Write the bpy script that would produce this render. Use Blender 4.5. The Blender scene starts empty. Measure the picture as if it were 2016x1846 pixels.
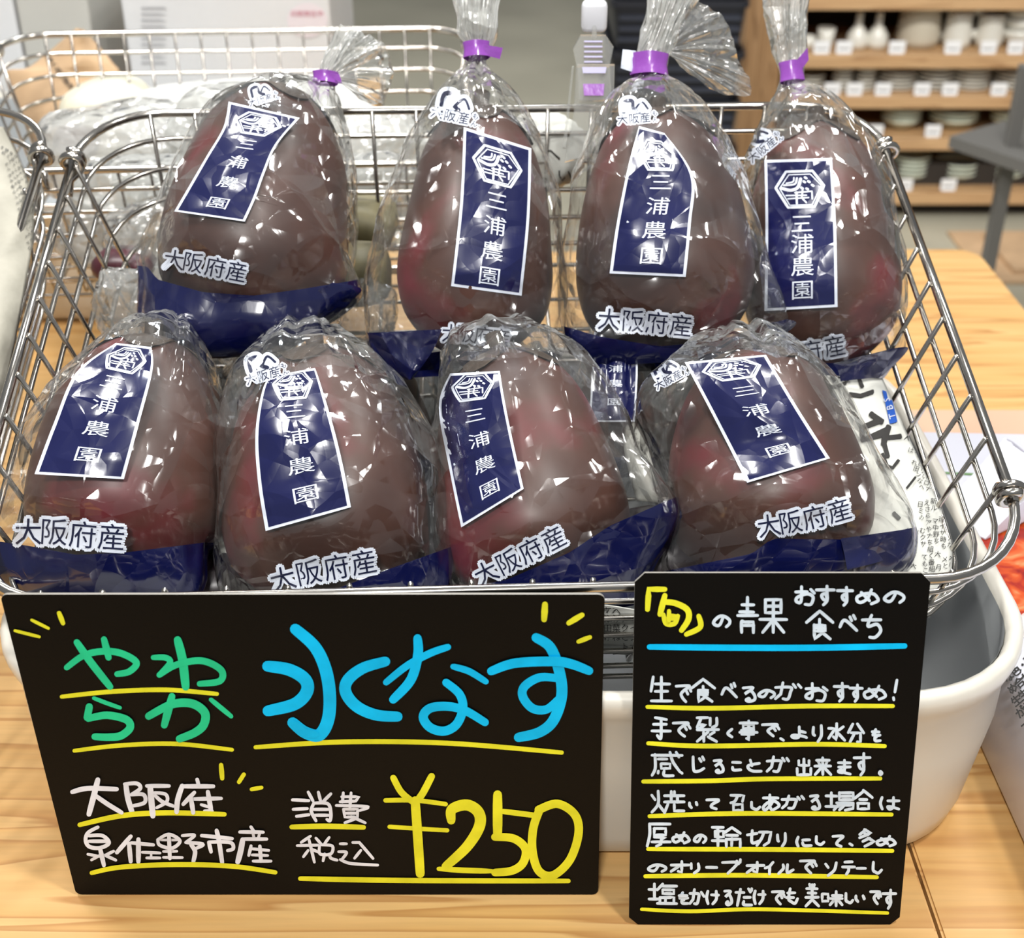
import bpy, bmesh, math, random
from mathutils import Vector, Matrix, noise
from mathutils.bvhtree import BVHTree
R = random.Random(7)
SC = bpy.context.scene
COL = SC.collection

# ------------------------------------------------------------ camera, world, lights, exposure
W_, H_, F_ = 2016.0, 1846.0, 2600.0
PITCH = math.radians(31.0)
CAMZ = 0.595
CS, SN = math.cos(PITCH), math.sin(PITCH)
CAM = Vector((0, 0, CAMZ))
FWD = Vector((0, CS, -SN)); UPV = Vector((0, SN, CS)); RGT = Vector((1, 0, 0))
cd = bpy.data.cameras.new('camera'); co = bpy.data.objects.new('camera', cd); COL.objects.link(co)
co.location = CAM; co.rotation_euler = (math.pi/2 - PITCH, 0, 0)
cd.sensor_fit = 'HORIZONTAL'; cd.sensor_width = 36.0; cd.lens = 36.0*F_/W_
cd.clip_start = 0.02; cd.clip_end = 60
cd.dof.use_dof = True; cd.dof.focus_distance = 0.74; cd.dof.aperture_fstop = 9.5
SC.camera = co
SC.view_settings.view_transform = 'Standard'; SC.view_settings.look = 'None'
SC.view_settings.gamma = 1.0; SC.view_settings.use_curve_mapping = False
SC.view_settings.exposure = -0.06
wd = bpy.data.worlds.new('shop_air'); SC.world = wd; wd.use_nodes = True
bg = wd.node_tree.nodes['Background']; bg.inputs[0].default_value = (0.93, 0.96, 1.0, 1); bg.inputs[1].default_value = 0.27
SC.cycles.max_bounces = 9; SC.cycles.transparent_max_bounces = 24; SC.cycles.glossy_bounces = 3
SC.cycles.use_adaptive_sampling = True; SC.cycles.adaptive_threshold = .05
SC.cycles.diffuse_bounces = 3; SC.cycles.caustics_reflective = False; SC.cycles.caustics_refractive = False
def lamp(loc, target, size, power, col, name='ceiling_lamp', sy=None):
    l = bpy.data.lights.new(name, 'AREA'); l.shape = 'RECTANGLE'; l.size = size; l.size_y = sy or size
    l.energy = power; l.color = col
    o = bpy.data.objects.new(name, l); COL.objects.link(o); o.location = loc
    d = Vector(target) - Vector(loc); o.rotation_euler = d.to_track_quat('-Z', 'Y').to_euler()
    return o
NEU = (1.0, 0.985, 0.955)
lamp((-0.75, 1.1, 2.0), (0, .7, .1), .42, 18, NEU, sy=.10)
lamp((0.55, 0.15, 2.05), (0, .7, .1), .16, 22, NEU)
lamp((-0.25, -1.0, 2.0), (0, .6, .1), .3, 44, NEU)
lamp((0.85, 1.5, 2.0), (0.2, .9, .1), .5, 15, NEU, sy=.12)
lamp((-0.1, 2.0, 2.0), (0.0, .9, .1), .5, 12, (0.9, 0.95, 1.0), sy=.12)
for sx_ in (.95, 1.45):  # two added spots that brighten the crockery on the shelf
    l_ = bpy.data.lights.new('shelf_fill_spot', 'SPOT'); l_.energy = 150; l_.spot_size = math.radians(34); l_.spot_blend = .5; l_.shadow_soft_size = .06; l_.color = NEU
    o_ = bpy.data.objects.new('shelf_fill_spot', l_); COL.objects.link(o_); o_.location = (sx_, .9, 2.0)
    o_.rotation_euler = (Vector((sx_, 3.55, .05)) - o_.location).to_track_quat('-Z', 'Y').to_euler()
lamp((-0.7, 0.9, 2.0), (-.5, 1.9, .1), .3, 10, NEU)  # added lamp, brightens the white boxes at back left
lamp((-0.6, 3.6, 2.0), (-.3, 4.0, -.7), .6, 60, NEU)

# ------------------------------------------------------------ measuring helpers
def ray(px, py):
    return FWD + RGT*((px - W_/2)/F_) + UPV*(-(py - H_/2)/F_)
def P(px, py, d): return CAM + ray(px, py)*d
def PZ(px, py, z):
    r = ray(px, py); return CAM + r*((z - CAMZ)/r.z)
def PY(px, py, y):
    r = ray(px, py); return CAM + r*(y/r.y)
def PIX(p):
    q = p - CAM; d = q.dot(FWD); return (W_/2 + F_*q.dot(RGT)/d, H_/2 - F_*q.dot(UPV)/d)

# ------------------------------------------------------------ object helpers
def obj(name, me, mat=None, parent=None, smooth=False, loc=None):
    if isinstance(me, bmesh.types.BMesh):
        b = me; me = bpy.data.meshes.new(name); b.to_mesh(me); b.free()
    o = bpy.data.objects.new(name, me); COL.objects.link(o)
    if mat is not None and not len(me.materials):
        for m in (mat if isinstance(mat, (list, tuple)) else [mat]): me.materials.append(m)
    if smooth:
        me.polygons.foreach_set('use_smooth', [True]*len(me.polygons))
    if loc is not None: o.location = loc
    if parent is not None:
        o.parent = parent
        g = getw(parent)
        if loc is None: o.matrix_parent_inverse = g.inverted()
    return o
_wm = {}
def getw(o):
    m = Matrix.LocRotScale(o.location, o.rotation_euler, o.scale)
    return getw(o.parent) @ o.matrix_parent_inverse @ m if o.parent else m
def pyd(v, f):
    me = bpy.data.meshes.new('m'); me.from_pydata([tuple(x) for x in v], [], f); me.update(); return me
def thing(name, label, cat, loc=(0, 0, 0), rot=(0, 0, 0), group=None):
    o = bpy.data.objects.new(name, None); COL.objects.link(o); o.location = loc; o.rotation_euler = rot
    o.empty_display_size = .02
    o['label'] = label; o['category'] = cat
    if group: o['group'] = group
    return o
def tag(o, label, cat, group=None, kind=None):
    o['label'] = label; o['category'] = cat
    if group: o['group'] = group
    if kind: o['kind'] = kind
    return o
def dup(root, label=None, group=None):
    r = root.copy(); COL.objects.link(r)
    if label: r['label'] = label
    if group: r['group'] = group
    for ch in list(root.children):
        c = ch.copy(); COL.objects.link(c); c.parent = r
        for g in list(ch.children):
            d = g.copy(); COL.objects.link(d); d.parent = c
    return r
def box_bm(x0, x1, y0, y1, z0, z1, bev=0, seg=2):
    b = bmesh.new(); bmesh.ops.create_cube(b, size=1)
    for v in b.verts:
        v.co = Vector(((x0+x1)/2 + v.co.x*(x1-x0), (y0+y1)/2 + v.co.y*(y1-y0), (z0+z1)/2 + v.co.z*(z1-z0)))
    if bev: bmesh.ops.bevel(b, geom=b.edges[:], offset=bev, segments=seg, profile=.5, affect='EDGES')
    return b
def tube(pts, r, n=8, closed=False, cap=True):
    pts = [Vector(p) for p in pts]; N = len(pts); v = []; f = []
    up = None
    for i, p in enumerate(pts):
        a = pts[i-1] if (i or closed) else p; c = pts[(i+1) % N] if (i < N-1 or closed) else p
        t = (c - a).normalized()
        if up is None:
            up = Vector((0, 0, 1)) if abs(t.z) < .9 else Vector((1, 0, 0))
        s = t.cross(up).normalized(); up = s.cross(t).normalized()
        rr = r[i] if isinstance(r, (list, tuple)) else r
        for k in range(n):
            an = 2*math.pi*k/n; v.append(p + s*(rr*math.cos(an)) + up*(rr*math.sin(an)))
    for i in range(N if closed else N-1):
        j = (i+1) % N
        for k in range(n):
            m = (k+1) % n; f.append((i*n+k, i*n+m, j*n+m, j*n+k))
    if cap and not closed:
        f.append(tuple(range(n-1, -1, -1))); f.append(tuple((N-1)*n + k for k in range(n)))
    return pyd(v, f)
def catmull(p, n):
    out = []; m = len(p)
    for i in range(m-1):
        a = p[max(i-1, 0)]; b = p[i]; c = p[i+1]; d = p[min(i+2, m-1)]
        for k in range(n):
            t = k/n
            out.append([0.5*((2*b[j]) + (c[j]-a[j])*t + (2*a[j]-5*b[j]+4*c[j]-d[j])*t*t + (3*b[j]-a[j]-3*c[j]+d[j])*t**3) for j in range(len(b))])
    out.append(list(p[-1])); return out
def lathe(prof, n=32, axis=None):
    v = []; f = []
    for (r, z) in prof:
        for k in range(n):
            a = 2*math.pi*k/n; v.append((r*math.cos(a), r*math.sin(a), z))
    for i in range(len(prof)-1):
        for k in range(n):
            m = (k+1) % n; f.append((i*n+k, i*n+m, (i+1)*n+m, (i+1)*n+k))
    return v, f

# ------------------------------------------------------------ materials
def srgb(r, g, b):
    c = lambda u: (u/255/12.92) if u/255 <= .04045 else ((u/255+.055)/1.055)**2.4
    return (c(r), c(g), c(b), 1)
def mat(name):
    m = bpy.data.materials.new(name); m.use_nodes = True
    nt = m.node_tree; return m, nt, nt.nodes['Principled BSDF']
def simple(name, col, rough=.5, metal=0, coat=0, spec=.5, var=0, vs=30, bump=0, bs=200, trans=0):
    m, nt, p = mat(name)
    p.inputs['Base Color'].default_value = col; p.inputs['Roughness'].default_value = rough
    p.inputs['Metallic'].default_value = metal; p.inputs['Coat Weight'].default_value = coat
    p.inputs['Coat Roughness'].default_value = .08; p.inputs['Specular IOR Level'].default_value = spec
    p.inputs['Transmission Weight'].default_value = trans
    tc = nt.nodes.new('ShaderNodeTexCoord')
    if var:
        nz = nt.nodes.new('ShaderNodeTexNoise'); nz.inputs['Scale'].default_value = vs; nz.inputs['Detail'].default_value = 4
        nt.links.new(tc.outputs['Object'], nz.inputs['Vector'])
        mx = nt.nodes.new('ShaderNodeMixRGB'); mx.blend_type = 'MULTIPLY'; mx.inputs[0].default_value = 1
        mx.inputs[1].default_value = col
        rp = nt.nodes.new('ShaderNodeMapRange'); rp.inputs[1].default_value = .3; rp.inputs[2].default_value = .7
        rp.inputs[3].default_value = 1-var; rp.inputs[4].default_value = 1+var*.4
        nt.links.new(nz.outputs[0], rp.inputs[0]); nt.links.new(rp.outputs[0], mx.inputs[2]); nt.links.new(mx.outputs[0], p.inputs['Base Color'])
    if bump:
        nb = nt.nodes.new('ShaderNodeTexNoise'); nb.inputs['Scale'].default_value = bs; nb.inputs['Detail'].default_value = 3
        nt.links.new(tc.outputs['Object'], nb.inputs['Vector'])
        bp = nt.nodes.new('ShaderNodeBump'); bp.inputs['Strength'].default_value = bump; bp.inputs['Distance'].default_value = .002
        nt.links.new(nb.outputs[0], bp.inputs['Height']); nt.links.new(bp.outputs[0], p.inputs['Normal'])
    return m
def crease_bump(nt, s1=20, s2=52, dist=.16, strength=1.0):
    """flat facets meeting in sharp straight creases, as in handled plastic film; dist is the slope of a facet"""
    tc = nt.nodes.new('ShaderNodeTexCoord'); acc = None
    nz = nt.nodes.new('ShaderNodeTexNoise'); nz.inputs['Scale'].default_value = 14; nz.inputs['Detail'].default_value = 1
    nt.links.new(tc.outputs['Object'], nz.inputs['Vector'])
    mv = nt.nodes.new('ShaderNodeVectorMath'); mv.operation = 'MULTIPLY_ADD'; mv.inputs[1].default_value = (.03, .03, .03)
    nt.links.new(nz.outputs['Color'], mv.inputs[0]); nt.links.new(tc.outputs['Object'], mv.inputs[2])
    for s, w in ((s1, 1.0), (s2, .55)):
        vo = nt.nodes.new('ShaderNodeTexVoronoi'); vo.feature = 'DISTANCE_TO_EDGE'; vo.inputs['Scale'].default_value = s
        nt.links.new(mv.outputs[0], vo.inputs['Vector'])
        c = nt.nodes.new('ShaderNodeMath'); c.operation = 'MULTIPLY'; c.inputs[1].default_value = -w*dist/s
        nt.links.new(vo.outputs['Distance'], c.inputs[0])
        if acc is None: acc = c
        else:
            d = nt.nodes.new('ShaderNodeMath'); d.operation = 'ADD'; nt.links.new(acc.outputs[0], d.inputs[0]); nt.links.new(c.outputs[0], d.inputs[1]); acc = d
    bp = nt.nodes.new('ShaderNodeBump'); bp.inputs['Strength'].default_value = strength; bp.inputs['Distance'].default_value = 1.0
    nt.links.new(acc.outputs[0], bp.inputs['Height']); return bp
def film_mat(name, milky=.018, edge=.40, gloss=1.2, rough=.11, s1=17, s2=46, dist=.34):
    m, nt, p = mat(name); nt.nodes.remove(p)
    out = nt.nodes['Material Output']
    bp = crease_bump(nt, s1, s2, dist)
    tr = nt.nodes.new('ShaderNodeBsdfTransparent'); tr.inputs[0].default_value = (.97, .97, .96, 1)
    gl = nt.nodes.new('ShaderNodeBsdfGlossy'); gl.inputs['Roughness'].default_value = rough; gl.inputs[0].default_value = (1, 1, 1, 1)
    nt.links.new(bp.outputs[0], gl.inputs['Normal'])
    lf = nt.nodes.new('ShaderNodeLayerWeight'); lf.inputs[0].default_value = .5; nt.links.new(bp.outputs[0], lf.inputs['Normal'])
    fr = nt.nodes.new('ShaderNodeMath'); fr.operation = 'POWER'; fr.inputs[1].default_value = 4.0; nt.links.new(lf.outputs['Facing'], fr.inputs[0])
    ml = nt.nodes.new('ShaderNodeMath'); ml.operation = 'MULTIPLY_ADD'; ml.inputs[1].default_value = .8*gloss; ml.inputs[2].default_value = .058*gloss; ml.use_clamp = True
    nt.links.new(fr.outputs[0], ml.inputs[0])
    mx = nt.nodes.new('ShaderNodeMixShader'); nt.links.new(ml.outputs[0], mx.inputs[0])
    df = nt.nodes.new('ShaderNodeBsdfDiffuse'); df.inputs[0].default_value = (.82, .83, .80, 1); nt.links.new(bp.outputs[0], df.inputs['Normal'])
    tl = nt.nodes.new('ShaderNodeBsdfTranslucent'); tl.inputs[0].default_value = (.8, .82, .8, 1)
    hz = nt.nodes.new('ShaderNodeMixShader'); hz.inputs[0].default_value = .4; nt.links.new(df.outputs[0], hz.inputs[1]); nt.links.new(tl.outputs[0], hz.inputs[2])
    lw = nt.nodes.new('ShaderNodeLayerWeight'); lw.inputs[0].default_value = .35; nt.links.new(bp.outputs[0], lw.inputs['Normal'])
    pw = nt.nodes.new('ShaderNodeMath'); pw.operation = 'POWER'; pw.inputs[1].default_value = 2.5; nt.links.new(lw.outputs['Facing'], pw.inputs[0])
    ma = nt.nodes.new('ShaderNodeMath'); ma.operation = 'MULTIPLY_ADD'; ma.inputs[1].default_value = edge; ma.inputs[2].default_value = milky
    ma.use_clamp = True; nt.links.new(pw.outputs[0], ma.inputs[0])
    m1 = nt.nodes.new('ShaderNodeMixShader'); nt.links.new(ma.outputs[0], m1.inputs[0]); nt.links.new(tr.outputs[0], m1.inputs[1]); nt.links.new(hz.outputs[0], m1.inputs[2])
    nt.links.new(m1.outputs[0], mx.inputs[1]); nt.links.new(gl.outputs[0], mx.inputs[2]); nt.links.new(mx.outputs[0], out.inputs['Surface'])
    return m
def print_mat(name, col, rough=.25, coat=.8, dist=.13):
    m, nt, p = mat(name); p.inputs['Base Color'].default_value = col; p.inputs['Roughness'].default_value = rough
    p.inputs['Coat Weight'].default_value = coat; p.inputs['Coat Roughness'].default_value = .1
    bp = crease_bump(nt, 17, 46, dist); nt.links.new(bp.outputs[0], p.inputs['Normal']); nt.links.new(bp.outputs[0], p.inputs['Coat Normal'])
    return m
M = {}
M['film'] = film_mat('clear_bag_film')
M['film_neck'] = film_mat('gathered_bag_film', milky=.20, edge=.45, gloss=1.6, rough=.12, s1=30, s2=90, dist=.4)
M['film_tail'] = film_mat('bunched_film_tail', milky=.5, edge=.45, gloss=1.8, rough=.12, s1=30, s2=90, dist=.4)
M['film_loose'] = film_mat('loose_plastic_film', milky=.30, edge=.4, gloss=1.6, rough=.15, s1=30, s2=80, dist=.5)
M['navy'] = print_mat('navy_print', srgb(13, 18, 68))
M['navyband'] = print_mat('navy_band_print', srgb(6, 12, 60))
M['white_print'] = print_mat('white_print', srgb(222, 228, 240), rough=.3, coat=.5)
M['dark_print'] = print_mat('dark_blue_lettering', srgb(20, 26, 58), rough=.3, coat=.5)
M['purple'] = simple('purple_tape', srgb(140, 72, 168), .3, coat=.4, bump=.3, bs=120)
M['calyx'] = simple('calyx_green_brown', srgb(66, 52, 40), .6, var=.5, vs=60, bump=.5)
M['steel'] = simple('stainless_wire', (.52, .49, .445, 1), .18, metal=1, var=.15, vs=40)
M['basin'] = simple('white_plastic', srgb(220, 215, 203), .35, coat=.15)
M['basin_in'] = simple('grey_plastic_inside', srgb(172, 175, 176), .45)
def egg_mat():
    m, nt, p = mat('eggplant_skin'); p.inputs['Roughness'].default_value = .48; p.inputs['Coat Weight'].default_value = .2; p.inputs['Coat Roughness'].default_value = .32
    tc = nt.nodes.new('ShaderNodeTexCoord'); nz = nt.nodes.new('ShaderNodeTexNoise'); nz.inputs['Scale'].default_value = 12; nz.inputs['Detail'].default_value = 3
    nt.links.new(tc.outputs['Object'], nz.inputs['Vector'])
    cr = nt.nodes.new('ShaderNodeValToRGB'); nt.links.new(nz.outputs[0], cr.inputs[0])
    e = cr.color_ramp.elements; e[0].position = .3; e[0].color = srgb(44, 22, 16); e[1].position = .75; e[1].color = srgb(124, 20, 42)
    x = cr.color_ramp.elements.new(.55); x.color = srgb(78, 44, 32)
    nt.links.new(cr.outputs[0], p.inputs['Base Color'])
    return m
M['egg'] = egg_mat()
def wood(name, c1, c2, c3, scale=1.0, rough=.4, ax='x'):
    m, nt, p = mat(name); p.inputs['Roughness'].default_value = rough
    tc = nt.nodes.new('ShaderNodeTexCoord'); mp = nt.nodes.new('ShaderNodeMapping')
    nt.links.new(tc.outputs['Object'], mp.inputs[0])
    mp.inputs['Scale'].default_value = ((1.1, 20, 20) if ax == 'x' else (20, 20, 1.5) if ax == 'z' else (20, 1.1, 20))
    n1 = nt.nodes.new('ShaderNodeTexNoise'); n1.inputs['Scale'].default_value = 1.6*scale; n1.inputs['Detail'].default_value = 2; n1.inputs['Distortion'].default_value = .4
    nt.links.new(mp.outputs[0], n1.inputs['Vector'])
    wv = nt.nodes.new('ShaderNodeMath'); wv.operation = 'MULTIPLY'; wv.inputs[1].default_value = 5.0; nt.links.new(n1.outputs[0], wv.inputs[0])
    fr = nt.nodes.new('ShaderNodeMath'); fr.operation = 'FRACT'; nt.links.new(wv.outputs[0], fr.inputs[0])
    cr = nt.nodes.new('ShaderNodeValToRGB'); e = cr.color_ramp.elements
    e[0].position = 0; e[0].color = c1; e[1].position = 1; e[1].color = c1
    a = cr.color_ramp.elements.new(.70); a.color = c2; b = cr.color_ramp.elements.new(.93); b.color = c3
    nt.links.new(fr.outputs[0], cr.inputs[0])
    n2 = nt.nodes.new('ShaderNodeTexNoise'); n2.inputs['Scale'].default_value = 14*scale; n2.inputs['Detail'].default_value = 5; nt.links.new(mp.outputs[0], n2.inputs['Vector'])
    mr = nt.nodes.new('ShaderNodeMapRange'); mr.inputs[3].default_value = .82; mr.inputs[4].default_value = 1.1; nt.links.new(n2.outputs[0], mr.inputs[0])
    mx = nt.nodes.new('ShaderNodeMixRGB'); mx.blend_type = 'MULTIPLY'; mx.inputs[0].default_value = 1
    nt.links.new(cr.outputs[0], mx.inputs[1]); nt.links.new(mr.outputs[0], mx.inputs[2]); nt.links.new(mx.outputs[0], p.inputs['Base Color'])
    return m
M['pine'] = wood('pine_table', srgb(218, 176, 116), srgb(210, 164, 102), srgb(186, 136, 80))
M['oak'] = wood('shelf_oak', srgb(204, 166, 122), srgb(194, 154, 110), srgb(166, 126, 86), 1.0, .5)
M['oakv'] = wood('shelf_post_oak', srgb(172, 134, 94), srgb(160, 122, 82), srgb(130, 96, 62), 1.0, .5, 'z')
def add_film_grad(): pass
# ------------------------------------------------------------ flat ribbons (marker strokes) and glyphs, in 2-D
def parse(s):
    out = []
    for part in s.split(';'):
        part = part.strip()
        if not part: continue
        w = None
        if '@' in part: part, w = part.split('@'); w = float(w)
        sm = True
        if part.startswith('!'): sm = False; part = part[1:]
        pts = [tuple(float(q) for q in t.split(',')) for t in part.split()]
        out.append((pts, w, sm))
    return out
def ribbon(pts, w, smooth=True, step=6, taper=0):
    """2-D polyline -> (verts, faces) of a round-ended stroke of width w"""
    if len(pts) > 2 and smooth: pts = catmull(pts, 8)
    else:
        q = []
        for a, b in zip(pts[:-1], pts[1:]):
            n = max(1, int(math.hypot(b[0]-a[0], b[1]-a[1])/max(w, 1e-6)))
            for k in range(n): q.append((a[0]+(b[0]-a[0])*k/n, a[1]+(b[1]-a[1])*k/n))
        q.append(pts[-1]); pts = q
    v = []; f = []; h = w/2; N = len(pts)
    for i in range(N):
        a = pts[max(i-1, 0)]; c = pts[min(i+1, N-1)]
        dx, dy = c[0]-a[0], c[1]-a[1]; L = math.hypot(dx, dy) or 1; nx, ny = -dy/L, dx/L
        hh = h*(1-taper*abs(2*i/(N-1)-1)**3) if N > 1 else h
        v.append((pts[i][0]+nx*hh, pts[i][1]+ny*hh)); v.append((pts[i][0]-nx*hh, pts[i][1]-ny*hh))
        if i: f.append((2*i-2, 2*i-1, 2*i+1, 2*i))
    for (i, j) in ((0, 1), (N-1, N-2)):
        p = pts[i]; q = pts[j]; a0 = math.atan2(p[1]-q[1], p[0]-q[0]); b = len(v); v.append(p)
        hh = h*(1-taper)
        for k in range(7):
            a = a0 - math.pi/2 + math.pi*k/6; v.append((p[0]+hh*math.cos(a), p[1]+hh*math.sin(a)))
        for k in range(6): f.append((b, b+1+k, b+2+k))
    return v, f
_gl = {}
def glyph(ch, off=0.0, res=3, cuts=0):
    """outline of one printed character in the unit square, y down"""
    key = (ch, off, res, cuts)
    if key in _gl: return _gl[key]
    c = bpy.data.curves.new('g', 'FONT'); c.body = ch; c.size = 1; c.resolution_u = res; c.offset = off; c.fill_mode = 'FRONT'
    o = bpy.data.objects.new('g', c); me = bpy.data.meshes.new_from_object(o)
    b = bmesh.new(); b.from_mesh(me)
    if cuts:
        xs = [i/cuts for i in range(-1, cuts+2)]
        for x in xs:
            bmesh.ops.bisect_plane(b, geom=b.verts[:]+b.edges[:]+b.faces[:], plane_co=(x, 0, 0), plane_no=(1, 0, 0))
            bmesh.ops.bisect_plane(b, geom=b.verts[:]+b.edges[:]+b.faces[:], plane_co=(0, x-.12, 0), plane_no=(0, 1, 0))
    b.verts.index_update()
    v = [(p.co.x, 0.88-p.co.y) for p in b.verts]; f = [tuple(q.index for q in fc.verts) for fc in b.faces]
    b.free(); bpy.data.objects.remove(o); bpy.data.curves.remove(c); bpy.data.meshes.remove(me)
    _gl[key] = (v, f); return v, f
def halo(F, ch, x0, y0, w, h, d, res=1, cuts=0, rot=0):
    for k in range(10):
        a = 2*math.pi*k/10; F.glyph(ch, x0+w*d*math.cos(a), y0+h*d*math.sin(a), w, h, 0, res, cuts, z=k*6e-6, rot=rot)
class Flat:
    def __init__(s): s.v = []; s.f = []; s.z = []
    def add(s, v, f, z=0, ramp=0):
        b = len(s.v); s.v += list(v); s.z += [z + ramp*i/len(v) for i in range(len(v))]; s.f += [tuple(i+b for i in q) for q in f]
    def glyph(s, ch, x0, y0, w, h, off=0, res=3, cuts=0, z=0, rot=0):
        v, f = glyph(ch, off, res, cuts); c, n = math.cos(rot), math.sin(rot)
        s.add([(x0+w*(.5+(a-.5)*c-(b-.5)*n), y0+h*(.5+(a-.5)*n+(b-.5)*c)) for a, b in v], f, z)
def decal(name, flat, warp, cast, matr, parent, off, smooth=False, maxe=.03):
    """lay a flat drawing on a surface: warp (u,v)->pixel, cast pixel->surface point"""
    pts = [cast(*warp(a, b), off + z) for (a, b), z in zip(flat.v, flat.z)]
    keep = [i for i, p in enumerate(pts) if p is not None]; ix = {k: i for i, k in enumerate(keep)}
    fs = []
    for q in flat.f:
        if all(k in ix for k in q):
            c = [pts[k] for k in q]
            if max((c[i]-c[i-1]).length for i in range(len(c))) < maxe: fs.append(tuple(ix[k] for k in q))
    me = pyd([pts[k] for k in keep], fs)
    return obj(name, me, matr, parent, smooth)
def caster(bvh, back):
    def cast(px, py, off):
        d = ray(px, py).normalized(); h = bvh.ray_cast(CAM, d)
        if h[0] is None: return None
        return h[0] + back*off
    return cast
# ------------------------------------------------------------ the setting
fl = simple('pale_shop_floor', srgb(176, 172, 154), .35, var=.22, vs=1.6)
FZ = -0.70
o = obj('floor', box_bm(-6, 6, -3, 9, FZ-.05, FZ), fl); o['kind'] = 'structure'
o = obj('wall_back', box_bm(-6, 6, 9, 9.1, FZ, 2.4), simple('white_wall', srgb(205, 203, 196), .8, var=.05)); o['kind'] = 'structure'

# ------------------------------------------------------------ tables
def table(name, label, x0, x1, y0, y1, top=0.0, th=.03, mm=None):
    mm = mm or M['pine']
    t = thing(name, label, 'table', ((x0+x1)/2, (y0+y1)/2, FZ))
    b = box_bm(x0, x1, y0, y1, top-th, top)
    ve = [e for e in b.edges if abs(e.verts[0].co.z - e.verts[1].co.z) > th*.9]
    bmesh.ops.bevel(b, geom=ve, offset=.03 if x1-x0 < .6 else .004, segments=5, profile=.5, affect='EDGES')
    bmesh.ops.bevel(b, geom=[e for e in b.edges if all(abs(v.co.z-top) < 1e-5 for v in e.verts)], offset=.0015, segments=2, affect='EDGES')
    obj('tabletop', b, mm, t)
    for sx in (x0+.05, x1-.05):
        for sy in (y0+.05, y1-.05):
            obj('leg', box_bm(sx-.025, sx+.025, sy-.025, sy+.025, FZ, top-th, .002), mm, t)
    obj('apron', box_bm(x0+.05, x1-.05, y0+.04, y0+.06, top-th-.07, top-th), mm, t)
    obj('apron', box_bm(x0+.05, x1-.05, y1-.06, y1-.04, top-th-.07, top-th), mm, t)
    return t
table('pine_table', 'pale pine table under the black price boards and the wire baskets', -1.3, .2352, .30, 1.50)
table('pine_table', 'narrow pine table butted against the right of the larger one, its back corner rounded', .2372, .562, .30, 1.507)
table('pine_table', 'pine table further back, carrying the white boxes', -1.5, -.22, 1.62, 2.3)

# ------------------------------------------------------------ handwriting
def board(name, label, quad, corner, chamfer, lean_label):
    """an upright thin black board whose four photographed corners fix its plane"""
    BL = PZ(*quad[3], 0.0008); BR = PZ(*quad[2], 0.0008)
    bw = (BR-BL); u = Vector((bw.x, 0, 0)).normalized()
    ym = (BL.y+BR.y)/2
    return BL, BR, ym
def make_sign(name, label, cat_, blx, brx, by, ty, height, topl, topr, cr, chamfer):
    t = thing(name, label, cat_, ((blx+brx)/2, by, 0))
    th = .0016; vdir = Vector((0, ty-by, math.sqrt(height**2-(ty-by)**2)))/height; n = Vector((0, -vdir.z, vdir.y))
    def pt(s, z, d=0): # s 0..1 across, z metres up the board
        k = z/height; x = (blx*(1-k)+topl*k)*(1-s) + (brx*(1-k)+topr*k)*s
        return Vector((x, by, .0004)) + vdir*z + n*d
    ol = []; w = brx-blx; q = 1 if chamfer else 6
    for (cx, cz, a0) in ((1, 0, -90), (1, 1, 0), (0, 1, 90), (0, 0, 180)):
        for k in range(q+1):
            a = math.radians(a0 + 90*k/q)
            px = (1-cr/w if cx else cr/w) + cr/w*math.cos(a); pz = (height-cr if cz else cr) + cr*math.sin(a)
            ol.append((px, pz))
    v = [pt(s, z, 0) for s, z in ol] + [pt(s, z, -th) for s, z in ol]; N = len(ol)
    f = [tuple(range(N)), tuple(range(2*N-1, N-1, -1))] + [(i, i+N, (i+1) % N+N, (i+1) % N) for i in range(N)]
    me = pyd(v, f); me.materials.append(M['board']); me.materials.append(M['board_edge'])
    for p in me.polygons:
        if p.index >= 2: p.material_index = 1
    obj('panel', me, None, t)
    # small foot behind that keeps it upright
    fb = bmesh.new()
    a = pt(.5, .07, -th); bx = a.x
    vs = [fb.verts.new(c) for c in ((bx-.03, a.y, a.z), (bx+.03, a.y, a.z), (bx+.03, a.y+.02, .0006), (bx-.03, a.y+.02, .0006))]
    fb.faces.new(vs); obj('support_flap', fb, M['board'], t)
    p0 = pt(0, 0); 
    def cast(px, py, off):
        r = ray(px, py); k = (p0-CAM).dot(n)/r.dot(n); return CAM + r*k + n*off
    return t, cast
M['board'] = simple('black_board', srgb(4, 3, 2), .55, spec=.15, var=.3, vs=8, bump=.05, bs=900)
M['board_edge'] = simple('board_edge', srgb(140, 136, 128), .5)
def ink(name, c): return simple(name, c, .5, spec=.12, var=.18, vs=60)
INK = {'g': ink('green_marker', srgb(40, 204, 146)), 'b': ink('blue_marker', srgb(8, 196, 255)), 'y': ink('yellow_marker', srgb(232, 230, 50)),
       'w': ink('white_marker', srgb(232, 236, 246)), 's': ink('silver_blue_marker', srgb(212, 226, 238))}
NST = [0]
def write(parent, cast, name, data, crop, inkk, wdef, taper=.15):
    ox, oy, sc = crop; fl_ = Flat()
    for pts, w, sm in parse(data):
        NST[0] += 1
        v, f = ribbon(pts, w or wdef, sm, taper=taper); fl_.add(v, f, (NST[0] % 12)*6e-5, 5e-5)
    return decal(name, fl_, lambda a, b: (ox + a/sc, oy + b/sc), cast, INK[inkk], parent, 1.2e-4)

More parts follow.
